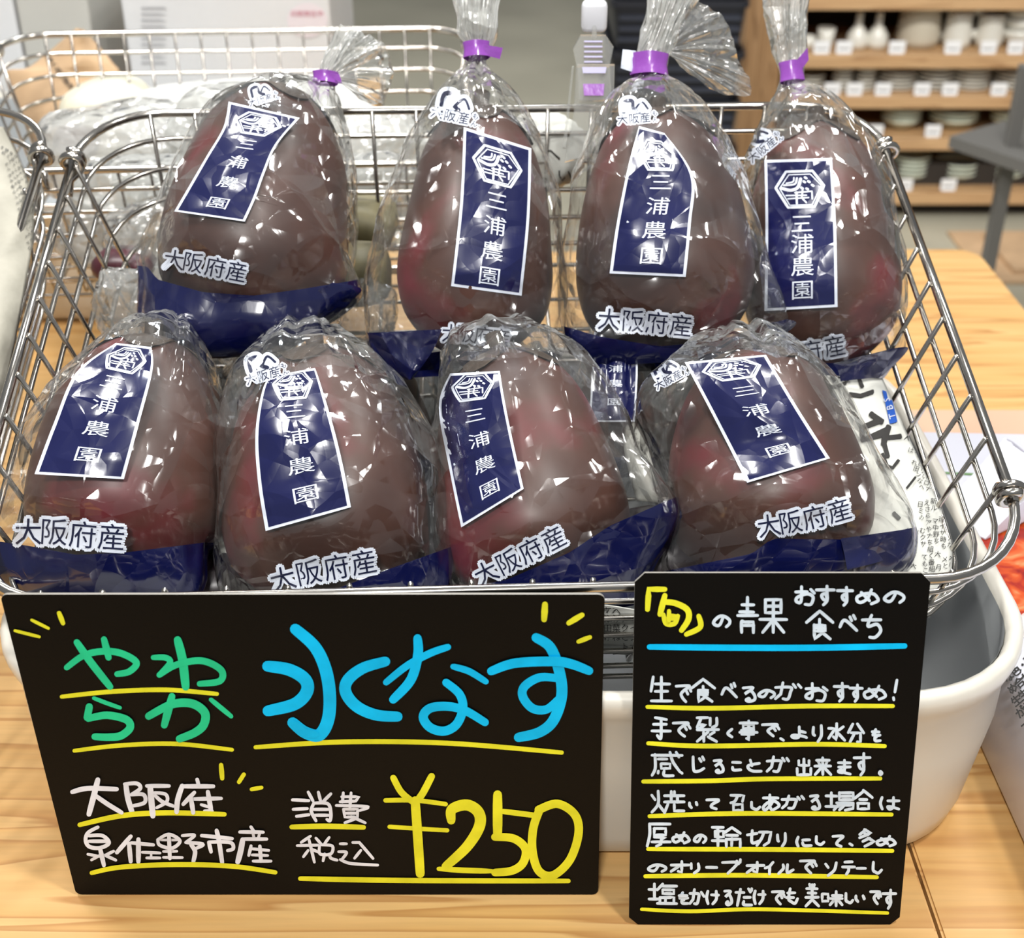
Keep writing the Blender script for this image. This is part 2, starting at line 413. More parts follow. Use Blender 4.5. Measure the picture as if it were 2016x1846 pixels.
LB = (PZ(150, 1762, 0), PZ(1177, 1761, 0)); ly = (LB[0].y+LB[1].y)/2
T1 = PY(0, 1170, ly+.004); T2 = PY(1191, 1166, ly+.004)
signL, castL = make_sign('price_board', 'wide black price board hand-lettered in blue, green and yellow, before the basin', 'sign', LB[0].x, LB[1].x, ly, ly+.004, T1.z-.0004, T1.x, T2.x, .0035, False)
A = (100, 1200, 5.04); B = (500, 1180, 2.88); C_ = (130, 1500, 4.5818); D = (550, 1500, 3.2516); Z5 = (0, 1150, 1.6661)
write(signL, castL, 'green_lettering', '160,570 330,450 520,410 700,430 850,520 780,610 660,635@68;260,320 400,520 590,760@75;530,290 575,470@72', A, 'g', 70)
write(signL, castL, 'green_lettering', '1260,295 1310,500 1340,760@88;1020,468 1140,470 1185,520 1080,640@60;1080,640 1250,540 1500,500 1690,590 1680,700 1480,728@68', A, 'g', 70)
write(signL, castL, 'green_lettering', '430,870 560,920 690,965@42;385,955 365,1060@85;375,1070 560,1038 750,1080 790,1160 700,1240 580,1255 440,1250@78', A, 'g', 70)
write(signL, castL, 'green_lettering', '1205,850 1130,1135@80;975,1045 1200,930 1400,920 1530,1010 1520,1130 1430,1210 1280,1270@86;1590,890 1790,1055@50', A, 'g', 70)
write(signL, castL, 'underline', '110,860 600,810 1150,792 1650,832@46', A, 'y', 46)
write(signL, castL, 'underline', '235,1395 700,1342 1250,1327 1800,1385@44', A, 'y', 44)
write(signL, castL, 'blue_lettering', '235,165 345,265 405,390 430,540 420,680 370,765 290,750 220,695@72;78,375 200,395 290,450 300,520 230,590 80,628@72;745,348 620,385 535,450 520,520 580,600 690,650 815,660@66;230,700 290,750 350,760@45', B, 'b', 65)
write(signL, castL, 'blue_lettering', '750,465 870,370 1000,300 1100,265@42;928,215 930,310 890,450 790,562@55;1130,375 1220,402 1315,460@38;1090,465 1165,530 1185,610 1150,700 1080,740 1000,720 960,660 1000,610 1100,600 1200,625 1310,690@52', B, 'b', 52)
write(signL, castL, 'blue_lettering', '1345,400 1480,355 1700,345 1800,360 1900,398@55;1600,215 1680,270 1730,400 1745,540 1700,680 1620,750 1500,780@62;1725,445 1620,440 1535,490 1525,550 1580,615 1660,620 1730,560@50', B, 'b', 52)
write(signL, castL, 'underline', '10,835 500,805 1100,812 1745,865@28', B, 'y', 28)
write(signL, castL, 'burst_mark', '1650,25 1645,110@38;1860,85 1785,130@34;1905,210 1840,235@28', B, 'y', 30)
write(signL, castL, 'burst_mark', '50,150 130,170@11;105,115 160,142@11;195,92 208,125@17', Z5, 'y', 12)
write(signL, castL, 'white_lettering', '60,260 200,228 460,235@45;290,150 255,290 210,460@52;265,290 380,370 505,445@42', C_, 'w', 42)
write(signL, castL, 'white_lettering', '540,200 560,330 600,460@50;530,195 640,190 670,235 590,290@36;590,290 700,290 710,360 610,390@36;730,210 930,210@38;760,215 772,350 785,480@55;800,270 900,285 910,350 820,405@32;805,295 870,350 970,390@34', C_, 'w', 42)
write(signL, castL, 'white_lettering', '!1185,150 1200,210@40;!1050,210 1330,210@42;1050,205 1010,330 1000,440@48;!1160,265 1060,370@40;!1130,320 1150,445@44;!1150,330 1400,325@36;!1280,265 1310,440@44;!1220,380 1285,400@30;!1250,435 1320,435@30', C_, 'w', 40)
write(signL, castL, 'underline', '125,560 500,478 900,452 1430,465@48', C_, 'y', 48)
write(signL, castL, 'burst_mark', '1400,20 1410,140@46;1605,105 1562,172@45;1675,238 1765,222@40', C_, 'y', 45)
write(signL, castL, 'white_lettering', '290,578 200,630 180,700 215,755 310,765 390,720 330,655 210,655@36;210,705 390,705@34;310,770 345,920@42;200,820 300,840@28;230,880 310,835@28;430,800 350,840@30;350,835 450,880@30', C_, 'w', 35)
write(signL, castL, 'white_lettering', '!585,665 460,810@42;!570,730 585,890@42;590,722 790,740@34;655,690 655,890@45;!690,805 850,812@28;!770,810 770,850@24;!730,855 850,855@28', C_, 'w', 35)
write(signL, castL, 'white_lettering', '830,690 930,642 1030,700 960,765 850,740 830,690@32;930,640 940,860@36;850,700 1020,700@24;880,802 1000,800@28;880,855 1050,857@28;1050,658 1160,655 1080,720@30;1090,720 1235,735 1180,770@34;1130,740 1165,800 1150,890@40', C_, 'w', 35)
write(signL, castL, 'white_lettering', '1360,610 1380,700 1410,900@42;1225,655 1500,682@36;!1290,715 1310,800@38;1290,712 1480,715 1510,770 1460,788@34', C_, 'w', 35)
write(signL, castL, 'white_lettering', '!1670,575 1700,620@34;!1570,620 1780,622@34;!1685,630 1695,680@30;!1750,630 1735,680@30;!1590,690 1810,690@34;1595,695 1575,800 1550,895@52;!1670,750 1650,835@32;!1670,775 1830,790@28;!1680,830 1820,835@28;!1690,885 1850,885@30;!1750,750 1760,885@36', C_, 'w', 35)
write(signL, castL, 'underline', '235,990 500,938 1000,915 1500,930 1890,985@45', C_, 'y', 45)
write(signL, castL, 'white_lettering', '85,235 190,240;90,295 180,290;110,345 190,335;185,190 215,245;250,190 265,250;330,200 280,250;220,262 205,310 235,372;220,258 310,262 330,320 325,370 305,362;220,298 318,298;225,335 318,335', D, 'w', 22)
write(signL, castL, 'white_lettering', '!410,190 405,250;!460,190 452,290;!400,215 510,215 490,242 390,247;365,270 565,278 515,302;!410,300 500,300 500,350 420,350 410,300;!420,325 500,325;500,355 420,385;460,345 550,385', D, 'w', 20)
write(signL, castL, 'white_lettering', '200,470 140,510;115,530 250,527;190,490 225,635;185,560 155,600;205,550 250,570;235,480 270,520;320,475 290,515;270,522 340,530 330,580 262,580 258,530;290,585 280,630;320,585 330,612 370,625', D, 'w', 20)
write(signL, castL, 'white_lettering', '390,520 430,520;380,570 430,575 400,620;390,620 460,645 630,655;!470,510 512,510 600,612;!522,560 482,610', D, 'w', 20)
write(signL, castL, 'underline', '80,410 300,405 540,412@35', D, 'y', 35)
write(signL, castL, 'yellow_price', '730,95 780,185 850,245@42;975,85 920,190 880,245@46;680,238 870,238 1065,262@30;870,240 885,450 902,705@60;705,412 900,425 1075,435@28', D, 'y', 30, .05)
write(signL, castL, 'yellow_price', '1100,370 1105,300 1200,272 1275,320 1280,410 1200,540 1065,665@72;!1020,680 1180,690 1360,695@36', D, 'y', 30, .25)
write(signL, castL, 'yellow_price', '!1397,205 1397,460@62;1430,312 1540,325 1655,340@36;1380,475 1500,485 1575,550 1560,640 1490,690 1380,702@54', D, 'y', 30, .1)
write(signL, castL, 'yellow_price', '1660,300 1780,262 1890,330 1915,450 1860,620 1750,720 1660,690 1620,560 1625,420 1665,300@54', D, 'y', 30, .0)
write(signL, castL, 'underline', '135,740 800,752 1850,755@34', D, 'y', 34)

G = {}
def _g(s):
    for ln in s.strip().split('\n'):
        ch, rest = ln.split(' ', 1); G[ch] = rest
_g('''の ~62 48 29 07 14 41 71 a4 a7 8a
め ~22 45 68;~70 56 29 08 05 43 83 a6 a8 7a
す 02 a2;~60 64 67 47 35 54 66 68 4a
お 03 63;~30 37 29 08 16 64 96 8a 5a;82 a4
べ ~07 33 a9;61 73;80 92
で ~12 92 64 46 58 7a;74 86;93 a5
る ~11 81 25 63 96 99 5a 39 58 6a
が ~03 63 66 5a 3a;30 27 0a;71 83;91 a3
く ~80 25 8a
、 13 9a
よ ~51 58 29 08 27 88 a9;54 95
り ~11 15 26;~80 86 5a
を 02 82;~40 15 34 57;~95 46 38 4a 9a
じ ~20 27 3a 6a 98;61 73;80 92
こ 11 91;~17 2a 9a
と 30 45;~93 25 28 5a aa
ま 12 92;15 95;~50 58 29 18 37 59 9a
い ~02 06 29;~82 95 96
て ~01 a1 55 48 8a
し ~10 17 39 6a 97
あ 02 92;~40 47 5a;~64 47 1a 08 35 74 a7 6a
は ~10 05 1a;43 a3;~70 78 5a 48 68 aa
に ~10 05 1a;43 93;~46 59 a9
オ 03 a3;60 69 48;63 09
リ 10 15;~80 86 4a
ー 05 a5
ブ ~02 82 75 3a;81 93;a0 a2
イ 90 54 05;54 5a
ル ~31 35 0a;~61 69 a6
ソ 11 34;~a0 86 3a
テ 20 80;04 a4;~54 57 3a
か ~03 63 66 5a 3a;30 27 0a;82 a5
け ~10 05 1a;43 a3;~80 86 5a
だ 02 52;30 1a;55 95;~58 5a aa;80 92;a0 a1
も ~30 27 49 7a 97;13 73;06 66
ち 02 a2;~50 35 84 a7 7a 4a
！ 80 46;29 2a
。 ~28 4a 68 46 28
青 22 82;14 84;05 a5;50 55;~37 27 2a;37 87 8a;38 88
果 20 80 84 24 20;22 82;50 5a;06 a6;56 1a;56 9a
食 50 04;50 a4;35 75 77 37 35;36 76;35 3a 68;57 9a;53 55
生 10 06;23 93;26 86;0a aa;50 5a
手 ~81 20;13 83;06 a6;~51 59 38
裂 00 50;20 04;13 43 05;60 63;~90 93 74;05 a5;56 0a;36 3a;58 9a;86 67
事 01 a1;22 82 84 24 22;15 85 87 17;06 a6;50 5a 49
水 50 5a 38;03 43 09;92 55 aa
分 30 05;60 a5;25 85 8a 6a;45 1a
感 01 a1;~11 17 0a;23 53;35 65 67 37 35;~60 74 98;80 92;28 29;~48 4a 7a;98 a9
出 50 5a;21 24 84 81;16 1a 9a 96
来 11 91;22 34;82 74;05 a5;50 5a;55 0a;55 aa
焼 02 14;~20 26 0a;26 4a;42 a2;72 70;45 a5;60 65;85 82;56 4a;76 79 a9
召 00 90 84;~50 34 05;26 86 8a 2a 26
場 02 42;20 28;08 58;50 a0 a4 54 50;52 a2;46 a6;56 3a;57 a7 a9 7a;77 5a
合 50 04;50 a4;35 75;27 87 8a 2a 27
厚 10 a0;~10 15 0a;32 82 85 35 32;36 86 67 69 4a;28 a8
輪 00 40;20 2a;12 42 45 15 12;07 57;70 43;70 a3;54 94;56 5a;56 a6 aa;76 7a
切 03 42;~20 28 57;51 a1 98 7a;~71 65 4a
多 40 03;30 72 05;65 27;55 97 3a;32 53
塩 03 33;20 28;08 48;50 33;51 a1;53 93 95 55 53;47 97 9a;47 4a;67 6a;3a aa
美 30 42;70 62;12 92;24 84;06 a6;50 56;57 0a;57 aa
味 02 32 37 07 02;53 a3;45 a5;70 7a;75 4a;75 aa''')
HX = {c: i for i, c in enumerate('0123456789a')}
RB = (PZ(1238, 1820, 0), PZ(1770, 1821, 0)); ry = (RB[0].y+RB[1].y)/2; RTY = ry + .040
U1 = PY(1250, 1129, RTY); U2 = PY(1833, 1130, RTY)
signR, castR = make_sign('recipe_board', 'tall black board leaning on the basin, filled with small white handwriting', 'sign', RB[0].x, RB[1].x, ry, RTY, math.hypot(U1.z, .04), U1.x, U2.x, .005, True)
def line(y0, chars, ul, yw=34, colr='s', w=22):
    crop = (1250, y0, 3.6655); out = []
    for t in chars.split(';'):
        ch, bx = t.split(':'); x0, x1, ya, yb = [float(q) for q in bx.split(',')]
        for st in G[ch].split(';'):
            sm = st.startswith('~'); st = st.lstrip('~')
            pts = [(x0 + w*.4 + (x1-x0-w*.8)*HX[a[0]]/10 + R.uniform(-1.5, 1.5), ya + w*.4 + (yb-ya-w*.8)*HX[a[1]]/10 + R.uniform(-1.5, 1.5)) for a in st.split(' ')]
            out.append(('' if sm else '!') + ' '.join('%.1f,%.1f' % p for p in pts))
    write(signR, castR, 'handwritten_line', ';'.join(out), crop, colr, w, .12)
    if ul: write(signR, castR, 'underline', ul, crop, 'y', yw)
CT = (1250, 1130, 3.6655)
line(1130, 'の:558,690,283,385;青:732,892,158,428;果:892,1102,172,425;お:1150,1305,75,222;す:1300,1445,75,230;す:1452,1580,82,232;め:1595,1758,98,220;の:1788,1945,112,210;食:1228,1435,252,475;べ:1468,1610,285,425;ち:1630,1782,285,460', None, w=24)
write(signR, castR, 'yellow_lettering', '!90,250 100,105 215,105@42;!215,150 180,285@44;205,195 290,205 375,250 385,320 335,400@44;!245,260 245,330@34;205,290 225,355 285,355 310,300@36;!210,320 305,320@30;!265,295 300,300@28;460,300 470,380 370,432@40', CT, 'y', 40)
write(signR, castR, 'blue_underline', '105,522 700,528 1300,528 1945,515@46', CT, 'b', 46)
line(1320, '生:108,272,32,222;で:275,412,68,228;食:400,582,50,228;べ:618,742,75,208;る:762,880,98,225;の:885,1012,128,202;が:1005,1205,75,210;お:1225,1395,80,220;す:1425,1545,75,225;す:1540,1648,88,225;め:1650,1812,100,215;！:1850,1905,58,215', '90,258 550,268 1250,252 1860,252')
line(1320, '手:112,262,325,505;で:255,405,340,478;裂:440,612,330,515;く:648,718,408,482;事:748,890,350,508;で:895,1048,358,478;、:1040,1082,470,505;よ:1122,1245,382,498;り:1268,1368,382,515;水:1388,1522,370,508;分:1530,1658,372,518;を:1700,1782,412,508', '95,518 500,538 1300,525 1800,538')
line(1460, '感:115,348,65,248;じ:388,518,95,215;る:552,648,112,225;こ:688,778,132,210;と:790,918,120,218;が:945,1118,95,218;出:1148,1288,110,240;来:1290,1420,105,240;ま:1448,1570,120,235;す:1572,1702,70,242;。:1740,1810,165,240', '60,285 550,280 950,266 1770,263')
line(1460, '焼:112,362,345,515;い:385,462,415,482;て:508,612,402,492;召:682,805,375,500;し:825,918,422,492;あ:918,1050,370,495;が:1052,1228,375,480;る:1248,1345,370,495;場:1368,1582,355,495;合:1572,1722,340,490;は:1762,1912,390,490', '105,532 800,512 1850,520')
line(1600, '厚:80,262,65,242;め:268,398,130,225;の:418,518,145,220;輪:548,768,92,245;切:802,992,115,240;り:1012,1108,135,245;に:1158,1278,160,245;し:1292,1378,155,230;て:1418,1508,145,242;、:1540,1578,205,242;多:1612,1748,110,245;め:1742,1882,155,242', '95,255 1000,258 1855,268')
line(1600, 'の:88,228,355,425;オ:252,395,335,438;リ:390,482,355,440;ー:508,598,360,420;ブ:622,768,325,440;オ:798,938,340,440;イ:928,1012,340,442;ル:1028,1152,355,445;で:1172,1318,312,440;ソ:1358,1462,345,455;テ:1488,1592,340,445;ー:1592,1668,362,422;し:1702,1792,340,435', '75,455 800,448 1745,462')
line(1600, '塩:92,308,500,655;を:308,398,565,660;か:388,508,540,660;け:508,612,550,660;る:632,708,540,665;だ:718,852,535,670;け:850,948,550,660;で:972,1088,535,660;も:1082,1188,530,655;美:1222,1332,505,675;味:1342,1502,550,670;し:1508,1588,570,655;い:1585,1668,575,650;で:1682,1782,535,660;す:1778,1888,540,690', '48,688 400,703 900,688 1820,715', 28)
# ------------------------------------------------------------ the white basin
def rrect(hx, y0, y1, r, z, n=10):
    out = []
    for (cx, cy, a0) in ((hx-r, y0+r, -90), (hx-r, y1-r, 0), (-hx+r, y1-r, 90), (-hx+r, y0+r, 180)):
        for k in range(n+1):
            a = math.radians(a0+90*k/n); out.append(Vector((cx+r*math.cos(a), cy+r*math.sin(a), z)))
    return out
def skin(loops, capfirst=False, caplast=False):
    v = []; f = []; N = len(loops[0])
    for L in loops: v += L
    for i in range(len(loops)-1):
        for k in range(N):
            m = (k+1) % N; f.append((i*N+k, i*N+m, (i+1)*N+m, (i+1)*N+k))
    if capfirst: f.append(tuple(range(N-1, -1, -1)))
    if caplast: f.append(tuple((len(loops)-1)*N+k for k in range(N)))
    return pyd(v, f)
RZ = .135
basin = thing('plastic_basin', 'round-cornered white plastic basin with a rolled rim holding the wire basket of eggplants', 'basin', (0, .75, 0))
def bl(e, z, r=.088):
    e *= .6 if z < .1 else 1; return rrect(.2935+e, .530-e, .955+e, r+e, z)
obj('wall', skin([bl(-.052, .004), bl(-.045, .0006), bl(-.036, .0006), bl(-.028, .006), bl(-.022, .02), bl(-.010, .08), bl(-.006, .112), bl(-.002, .120), bl(0, .128), bl(-.0005, .133), bl(-.004, .1365), bl(-.008, .135), bl(-.010, .130), bl(-.012, .112)], capfirst=True), M['basin'], basin, True)
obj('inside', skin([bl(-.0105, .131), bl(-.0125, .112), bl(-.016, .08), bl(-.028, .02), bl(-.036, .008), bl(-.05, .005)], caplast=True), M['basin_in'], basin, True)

# ------------------------------------------------------------ wire baskets
HXB, DPB, NB = .2825, .42, 6
def loop(k, dz, r=.055, n=8):
    e = .0045*k; return rrect(HXB-e, e*.8, DPB-e, r, -dz, n)
def wire_basket(label, loc, rot, group=None):
    t = thing('wire_basket', label, 'wire basket', loc, rot, group)
    ob = lambda nm, me: obj(nm, me, M['steel'], t, True, loc=(0, 0, 0))
    r = .055; top = loop(0, 0, r, 10)
    # top rim: bent front and back wires, straight rails on the sides with a coil at each end
    fr = [p for p in top if p.y < r+1e-4]; bk = [p for p in top if p.y > DPB-r-1e-4]
    fr = [p for p in fr if p.x < 0] + [p for p in fr if p.x > 0]
    ob('rim_wire', tube(fr, .0030, 10)); ob('rim_wire', tube(bk, .0030, 10))
    for s in (-1, 1):
        ob('side_rail', tube([(s*HXB, r-.006, 0), (s*HXB, DPB-r+.006, 0)], .0031, 10))
        for yy, dr in ((r, 1), (DPB-r, -1)):
            c = []
            for i in range(30):
                a = i/29*2*math.pi*1.45 + 1.2
                c.append((s*HXB + .0068*math.cos(a)*s, yy + dr*(-.004 + .0085*i/29), .0068*math.sin(a)))
            c += [(c[-1][0]+s*.006, c[-1][1]+dr*.006, c[-1][2]-.003), (c[-1][0]+s*.007, c[-1][1]+dr*.014, c[-1][2]-.010)]
            ob('coil_hook', tube(c, .0026, 8))
    dzs = [.0185, .040, .0625, .085, .107, .125]
    for k, dz in enumerate(dzs): ob('ring_wire', tube(loop(k+1, dz, r), .0019, 6, closed=True))
    bot = dzs[-1]+.004
    def U(p0, p1, flip):  # p0,p1 rim ends ; goes down the taper and across the bottom
        a = Vector(p0); b = Vector(p1); d = (b-a).normalized(); e = .0045*6-.001; q = .012
        pts = [a + Vector((0, 0, .002)), a + d*(e*.7) + Vector((0, 0, -bot*.75)), a+d*e+Vector((0, 0, -bot+q)), a+d*(e+q*.3)+Vector((0, 0, -bot+q*.3)), a+d*(e+q)+Vector((0, 0, -bot)),
               b-d*(e+q)+Vector((0, 0, -bot)), b-d*(e+q*.3)+Vector((0, 0, -bot+q*.3)), b-d*e+Vector((0, 0, -bot+q)), b-d*(e*.7)+Vector((0, 0, -bot*.75)), b+Vector((0, 0, .002))]
        ob('cross_wire', tube(pts, .0016, 6))
    n = 10
    for i in range(n): y = .062 + (DPB-.124)*i/(n-1); U((-HXB+.0035, y, 0), (HXB-.0035, y, 0), 0)
    n = 16
    for i in range(n): x = -.2365 + .473*i/(n-1); U((x, .0035, 0), (x, DPB-.0035, 0), 1)
    return t
TILT = math.radians(19); YAW = math.radians(2.4)
BLOC = Vector((-.005, .553, .190))
bask = wire_basket('tilted wire basket standing in the white basin, full of bagged eggplants', BLOC, (TILT, 0, YAW))
BM = Matrix.Translation(BLOC) @ (Matrix.Rotation(YAW, 4, 'Z') @ Matrix.Rotation(TILT, 4, 'X'))
nb = dup(bask, 'wire basket close beside the eggplant basket, printed bags in it')
nb.location = BLOC + Vector((-.592, -.004, -.002))
rb_ = dup(bask, 'smaller wire basket behind the eggplants, with plastic bags and a brown paper bag')
rb_.scale = (.80, .80, .95); rb_.rotation_euler = (math.radians(5), 0, math.radians(4)); rb_.location = (-.248, 1.015, .262)

# ------------------------------------------------------------ eggplants in printed bags
PROF = [(0, 0), (.012, .30), (.04, .52), (.09, .72), (.17, .92), (.27, .995), (.38, 1.0), (.5, .965), (.62, .905), (.74, .82), (.84, .71), (.92, .55), (.97, .36), (1, 0)]
def prof(t):
    t = min(max(t, 0), 1)
    for (a, ra), (b, rb) in zip(PROF[:-1], PROF[1:]):
        if t <= b: return ra + (rb-ra)*(t-a)/(b-a)
    return 0
def smoothprof():
    pts = catmull([list(p) for p in PROF], 4); return [(min(max(a, 0), 1), max(r, 0)) for a, r in pts]
SP = smoothprof()
def fibre(x, y): return noise.noise(Vector((x, y, 0)))
LABELKEY = {}
def bag(name, label, egg, st, lab, vs, org, band, flaps=(), tail=None, tape=None, logo=None, seed=0, hang=None):
    """egg=(bx,by,bd, tx,ty,td, halfwidth px); st=[(xl,yl,xr,yr,depth,thick m),..] bottom to top"""
    eb = P(*egg[:3]); et = P(*egg[3:6]); ax = (et-eb); L = ax.length; A = ax/L; Rr = egg[6]*(egg[2]+egg[5])/2/F_
    root = thing('bagged_eggplant', label, 'eggplant', eb, group=None)
    # the eggplant
    q = A.to_track_quat('Z', 'Y').to_matrix()
    v, f = lathe([(r*Rr, t*L) for t, r in SP], 40)
    vv = []
    for p in v:
        p = Vector(p); s = 1 + .035*noise.noise(p*22 + Vector((seed*3.1, 0, 0))); an = math.atan2(p.y, p.x)
        s *= 1 + .018*math.cos(3*an+seed)
        vv.append(q @ Vector((p.x*s, p.y*s, p.z)) + eb)
    e = obj('fruit', pyd(vv, f), M['egg'], root, True)
    # calyx with pointed lobes and the cut stem
    b = bmesh.new(); nl = 5; rings = []
    for i in range(9):
        t = i/8; row = []
        for k in range(40):
            an = 2*math.pi*k/40; lob = .05 + .11*abs(math.cos(nl*an/2+seed))**1.6
            tt = 1.0 - lob*t; r = prof(min(tt, .995))*Rr*1.015 + .0012 if i else .006
            row.append(b.verts.new(q @ Vector((r*math.cos(an), r*math.sin(an), tt*L + .001)) + eb))
        rings.append(row)
    for i in range(8):
        for k in range(40): b.faces.new((rings[i][k], rings[i][(k+1) % 40], rings[i+1][(k+1) % 40], rings[i+1][k]))
    obj('calyx', b, M['calyx'], e, True)
    sd = q @ Vector((.12*math.cos(seed), .1, 1))
    obj('stem', tube([et-A*.004, et+sd*.008, et+sd*.016], [.007, .0055, .006], 10), M['calyx'], e, True)
    # the film
    NU, NR = 128, 7
    keys = [list(P(s[0], s[1], s[4])) + list(P(s[2], s[3], s[4])) + [s[5]] for s in st]
    rows = catmull(keys, NR); nrow = len(rows); cols = []
    tocam = (CAM - (eb+et)/2).normalized()
    cen = [Vector(((r[0]+r[3])/2, (r[1]+r[4])/2, (r[2]+r[5])/2)) for r in rows]
    necki = (len(st)-1)*NR if tail is None else tail[0]*NR
    for i, r in enumerate(rows):
        c = cen[i]; w = (Vector(r[3:6]) - Vector(r[0:3]))/2; a = (cen[min(i+1, nrow-1)] - cen[max(i-1, 0)]).normalized()
        T = w.cross(a).normalized()
        if T.dot(tocam) < 0: T = -T
        dn = abs(i-necki)/NR; g = math.exp(-(dn/1.3)**2)*(1 if tail else .35) if i <= necki else 1.0
        gg = .05 + .30*g if i <= necki else .30
        for k in range(NU):
            an = 2*math.pi*k/NU; cx, sy = math.cos(an), math.sin(an)
            cx = math.copysign(abs(cx)**.9, cx); sy = math.copysign(abs(sy)**.9, sy)
            pl = math.sin(an*11+seed)*.5 + math.sin(an*17+seed*2+i*.05)*.35 + math.sin(an*29+seed)*.2
            s = 1 + gg*pl*(1 if dn < 3 or i > necki else .3)
            p = c + w*(cx*(1+.25*gg*pl)) + T*(max(r[6], .002)*sy*s)
            # lie against the fruit
            h = (p-eb).dot(A); t = h/L; rad = p - eb - A*h
            if -.03 < t < 1.03:
                need = prof(t)*Rr*1.045 + .0016; d = rad.length
                if d < need and d > 1e-6: p = eb + A*h + rad*(need/d)
            if t <= 0.02 and rad.length < Rr*.9 and i < NR*3: p = p - A*max(0, min(.012, .002 + t*0))
            nn = (p-c).normalized() if (p-c).length > 1e-5 else T
            k1 = abs(noise.noise(p*19 + Vector((seed, 0, 0)))); k2 = abs(noise.noise(p*52 + Vector((0, seed, 0))))
            amp = .0016 + .002*g
            p = p + nn*(amp*(.9 - 3.2*k1) + amp*.28*(.6-2.5*k2))
            cols.append(p)
    def bline(x):
        for (x0, y0), (x1, y1) in zip(band[:-1], band[1:]):
            if x <= x1: return y0 + (y1-y0)*max(0, (x-x0))/(x1-x0)
        return band[-1][1]
    # the printed bottom band ends on a clean line: clamp each column of the grid at that line
    cr_ = []
    for k in range(NU):
        c_i = 0.0
        for i in range(nrow-1):
            x0, y0 = PIX(cols[i*NU+k]); x1, y1 = PIX(cols[(i+1)*NU+k]); d0 = y0 - bline(x0); d1 = y1 - bline(x1)
            if i == 0 and d0 <= 0: break
            if d0 > 0 >= d1: c_i = i + d0/(d0-d1); break
        cr_.append(c_i)
    def at_i(k, t):
        i = min(int(t), nrow-2); return cols[i*NU+k].lerp(cols[(i+1)*NU+k], t-i)
    def zone(nm, lo, hi, m):
        v2 = []; f2 = []
        for i in range(nrow):
            for k in range(NU): v2.append(at_i(k, min(max(i, lo(k)), hi(k))))
        for i in range(nrow-1):
            for k in range(NU):
                m_ = (k+1) % NU
                if (i+1 <= lo(k) and i+1 <= lo(m_)) or (i >= hi(k) and i >= hi(m_)): continue
                q4 = (i*NU+k, i*NU+m_, (i+1)*NU+m_, (i+1)*NU+k); f2.append(q4)
        if not f2: return None
        ids = sorted({j for x in f2 for j in x}); ix = {j: n for n, j in enumerate(ids)}
        b3 = bmesh.new(); bv3 = [b3.verts.new(v2[j]) for j in ids]
        for x in f2:
            c4 = [v2[j] for j in x]
            if ((c4[0]-c4[2]).cross(c4[1]-c4[3])).length > 1e-10: b3.faces.new([bv3[ix[j]] for j in x])
        bmesh.ops.remove_doubles(b3, verts=b3.verts[:], dist=1e-6)
        return obj(nm, b3, m, root, True)
    nk = necki - NR*1.8
    zone('bag_film', lambda k: cr_[k], lambda k: nk, M['film'])
    if max(cr_) > 0: zone('bottom_band', lambda k: 0.0, lambda k: cr_[k], M['navyband'])
    zone('gathered_neck', lambda k: nk, lambda k: float(min(necki, nrow-1)), M['film_neck'])
    if tail: zone('bunched_tail', lambda k: float(necki), lambda k: nrow-1.0, M['film_tail'])
    ff = [(i*NU+k, i*NU+(k+1) % NU, (i+1)*NU+(k+1) % NU, (i+1)*NU+k) for i in range(nrow-1) for k in range(NU)]; fb = []; fn = []
    bvh = BVHTree.FromPolygons(cols, ff+fb+fn)
    cast = caster(bvh, tocam)
    # the printed label
    if lab:
        le = catmull([list(p) for p in lab[0]], 6); re = catmull([list(p) for p in lab[1]], 6)
        def smp(e_, v):
            # arc-length sampling
            n = len(e_)-1; ls = [0]
            for a_, b_ in zip(e_[:-1], e_[1:]): ls.append(ls[-1]+math.hypot(b_[0]-a_[0], b_[1]-a_[1]))
            tv = max(0, min(1, v))*ls[-1]
            for j in range(n):
                if tv <= ls[j+1]+1e-9:
                    k_ = (tv-ls[j])/max(ls[j+1]-ls[j], 1e-9); return (e_[j][0]+(e_[j+1][0]-e_[j][0])*k_, e_[j][1]+(e_[j+1][1]-e_[j][1])*k_)
            return tuple(e_[-1])
        def warp(u, v_):
            a_ = smp(le, v_); b_ = smp(re, v_); return (a_[0]+(b_[0]-a_[0])*u, a_[1]+(b_[1]-a_[1])*u)
        def grid(u0, u1, v0, v1, nu=18, nv=44):
            F = Flat(); vs_ = [(u0+(u1-u0)*i/nu, v0+(v1-v0)*j/nv) for j in range(nv+1) for i in range(nu+1)]
            F.add(vs_, [(j*(nu+1)+i, j*(nu+1)+i+1, (j+1)*(nu+1)+i+1, (j+1)*(nu+1)+i) for j in range(nv) for i in range(nu)]); return F
        pan = decal('label_panel', grid(.0, 1, 0, 1), warp, cast, M['white_print'], root, .0004, True)
        decal('navy_field', grid(.04, .96, .018, .982), warp, cast, M['navy'], pan, .0006, True)
        F = Flat()
        ec, hh = vs[0], vs[5] if len(vs) > 5 else .24
        def em(s, w, closed=False, sm=False):
            pts = [tuple(float(x_) for x_ in t_.split(',')) for t_ in s.split()]
            if closed: pts.append(pts[0])
            vv_, f_ = ribbon(pts, w, sm)
            if not sm and closed:
                vv_, f_ = ribbon(pts, w, False)
            F.add([((x_-60)/1340, ec + ((y_-715)/760)*hh) for x_, y_ in vv_], f_, (len(F.v) % 7)*1e-5)
        em('270,680 480,350 1000,350 1210,660 1010,1090 500,1090', 52, True); em('345,690 535,415 955,415 1160,660 965,1045 535,1045', 22, True)
        em('630,480 610,560 480,590', 32, sm=True); em('690,490 640,610 430,630', 38, sm=True); em('760,510 700,680 560,735 390,690', 62, sm=True)
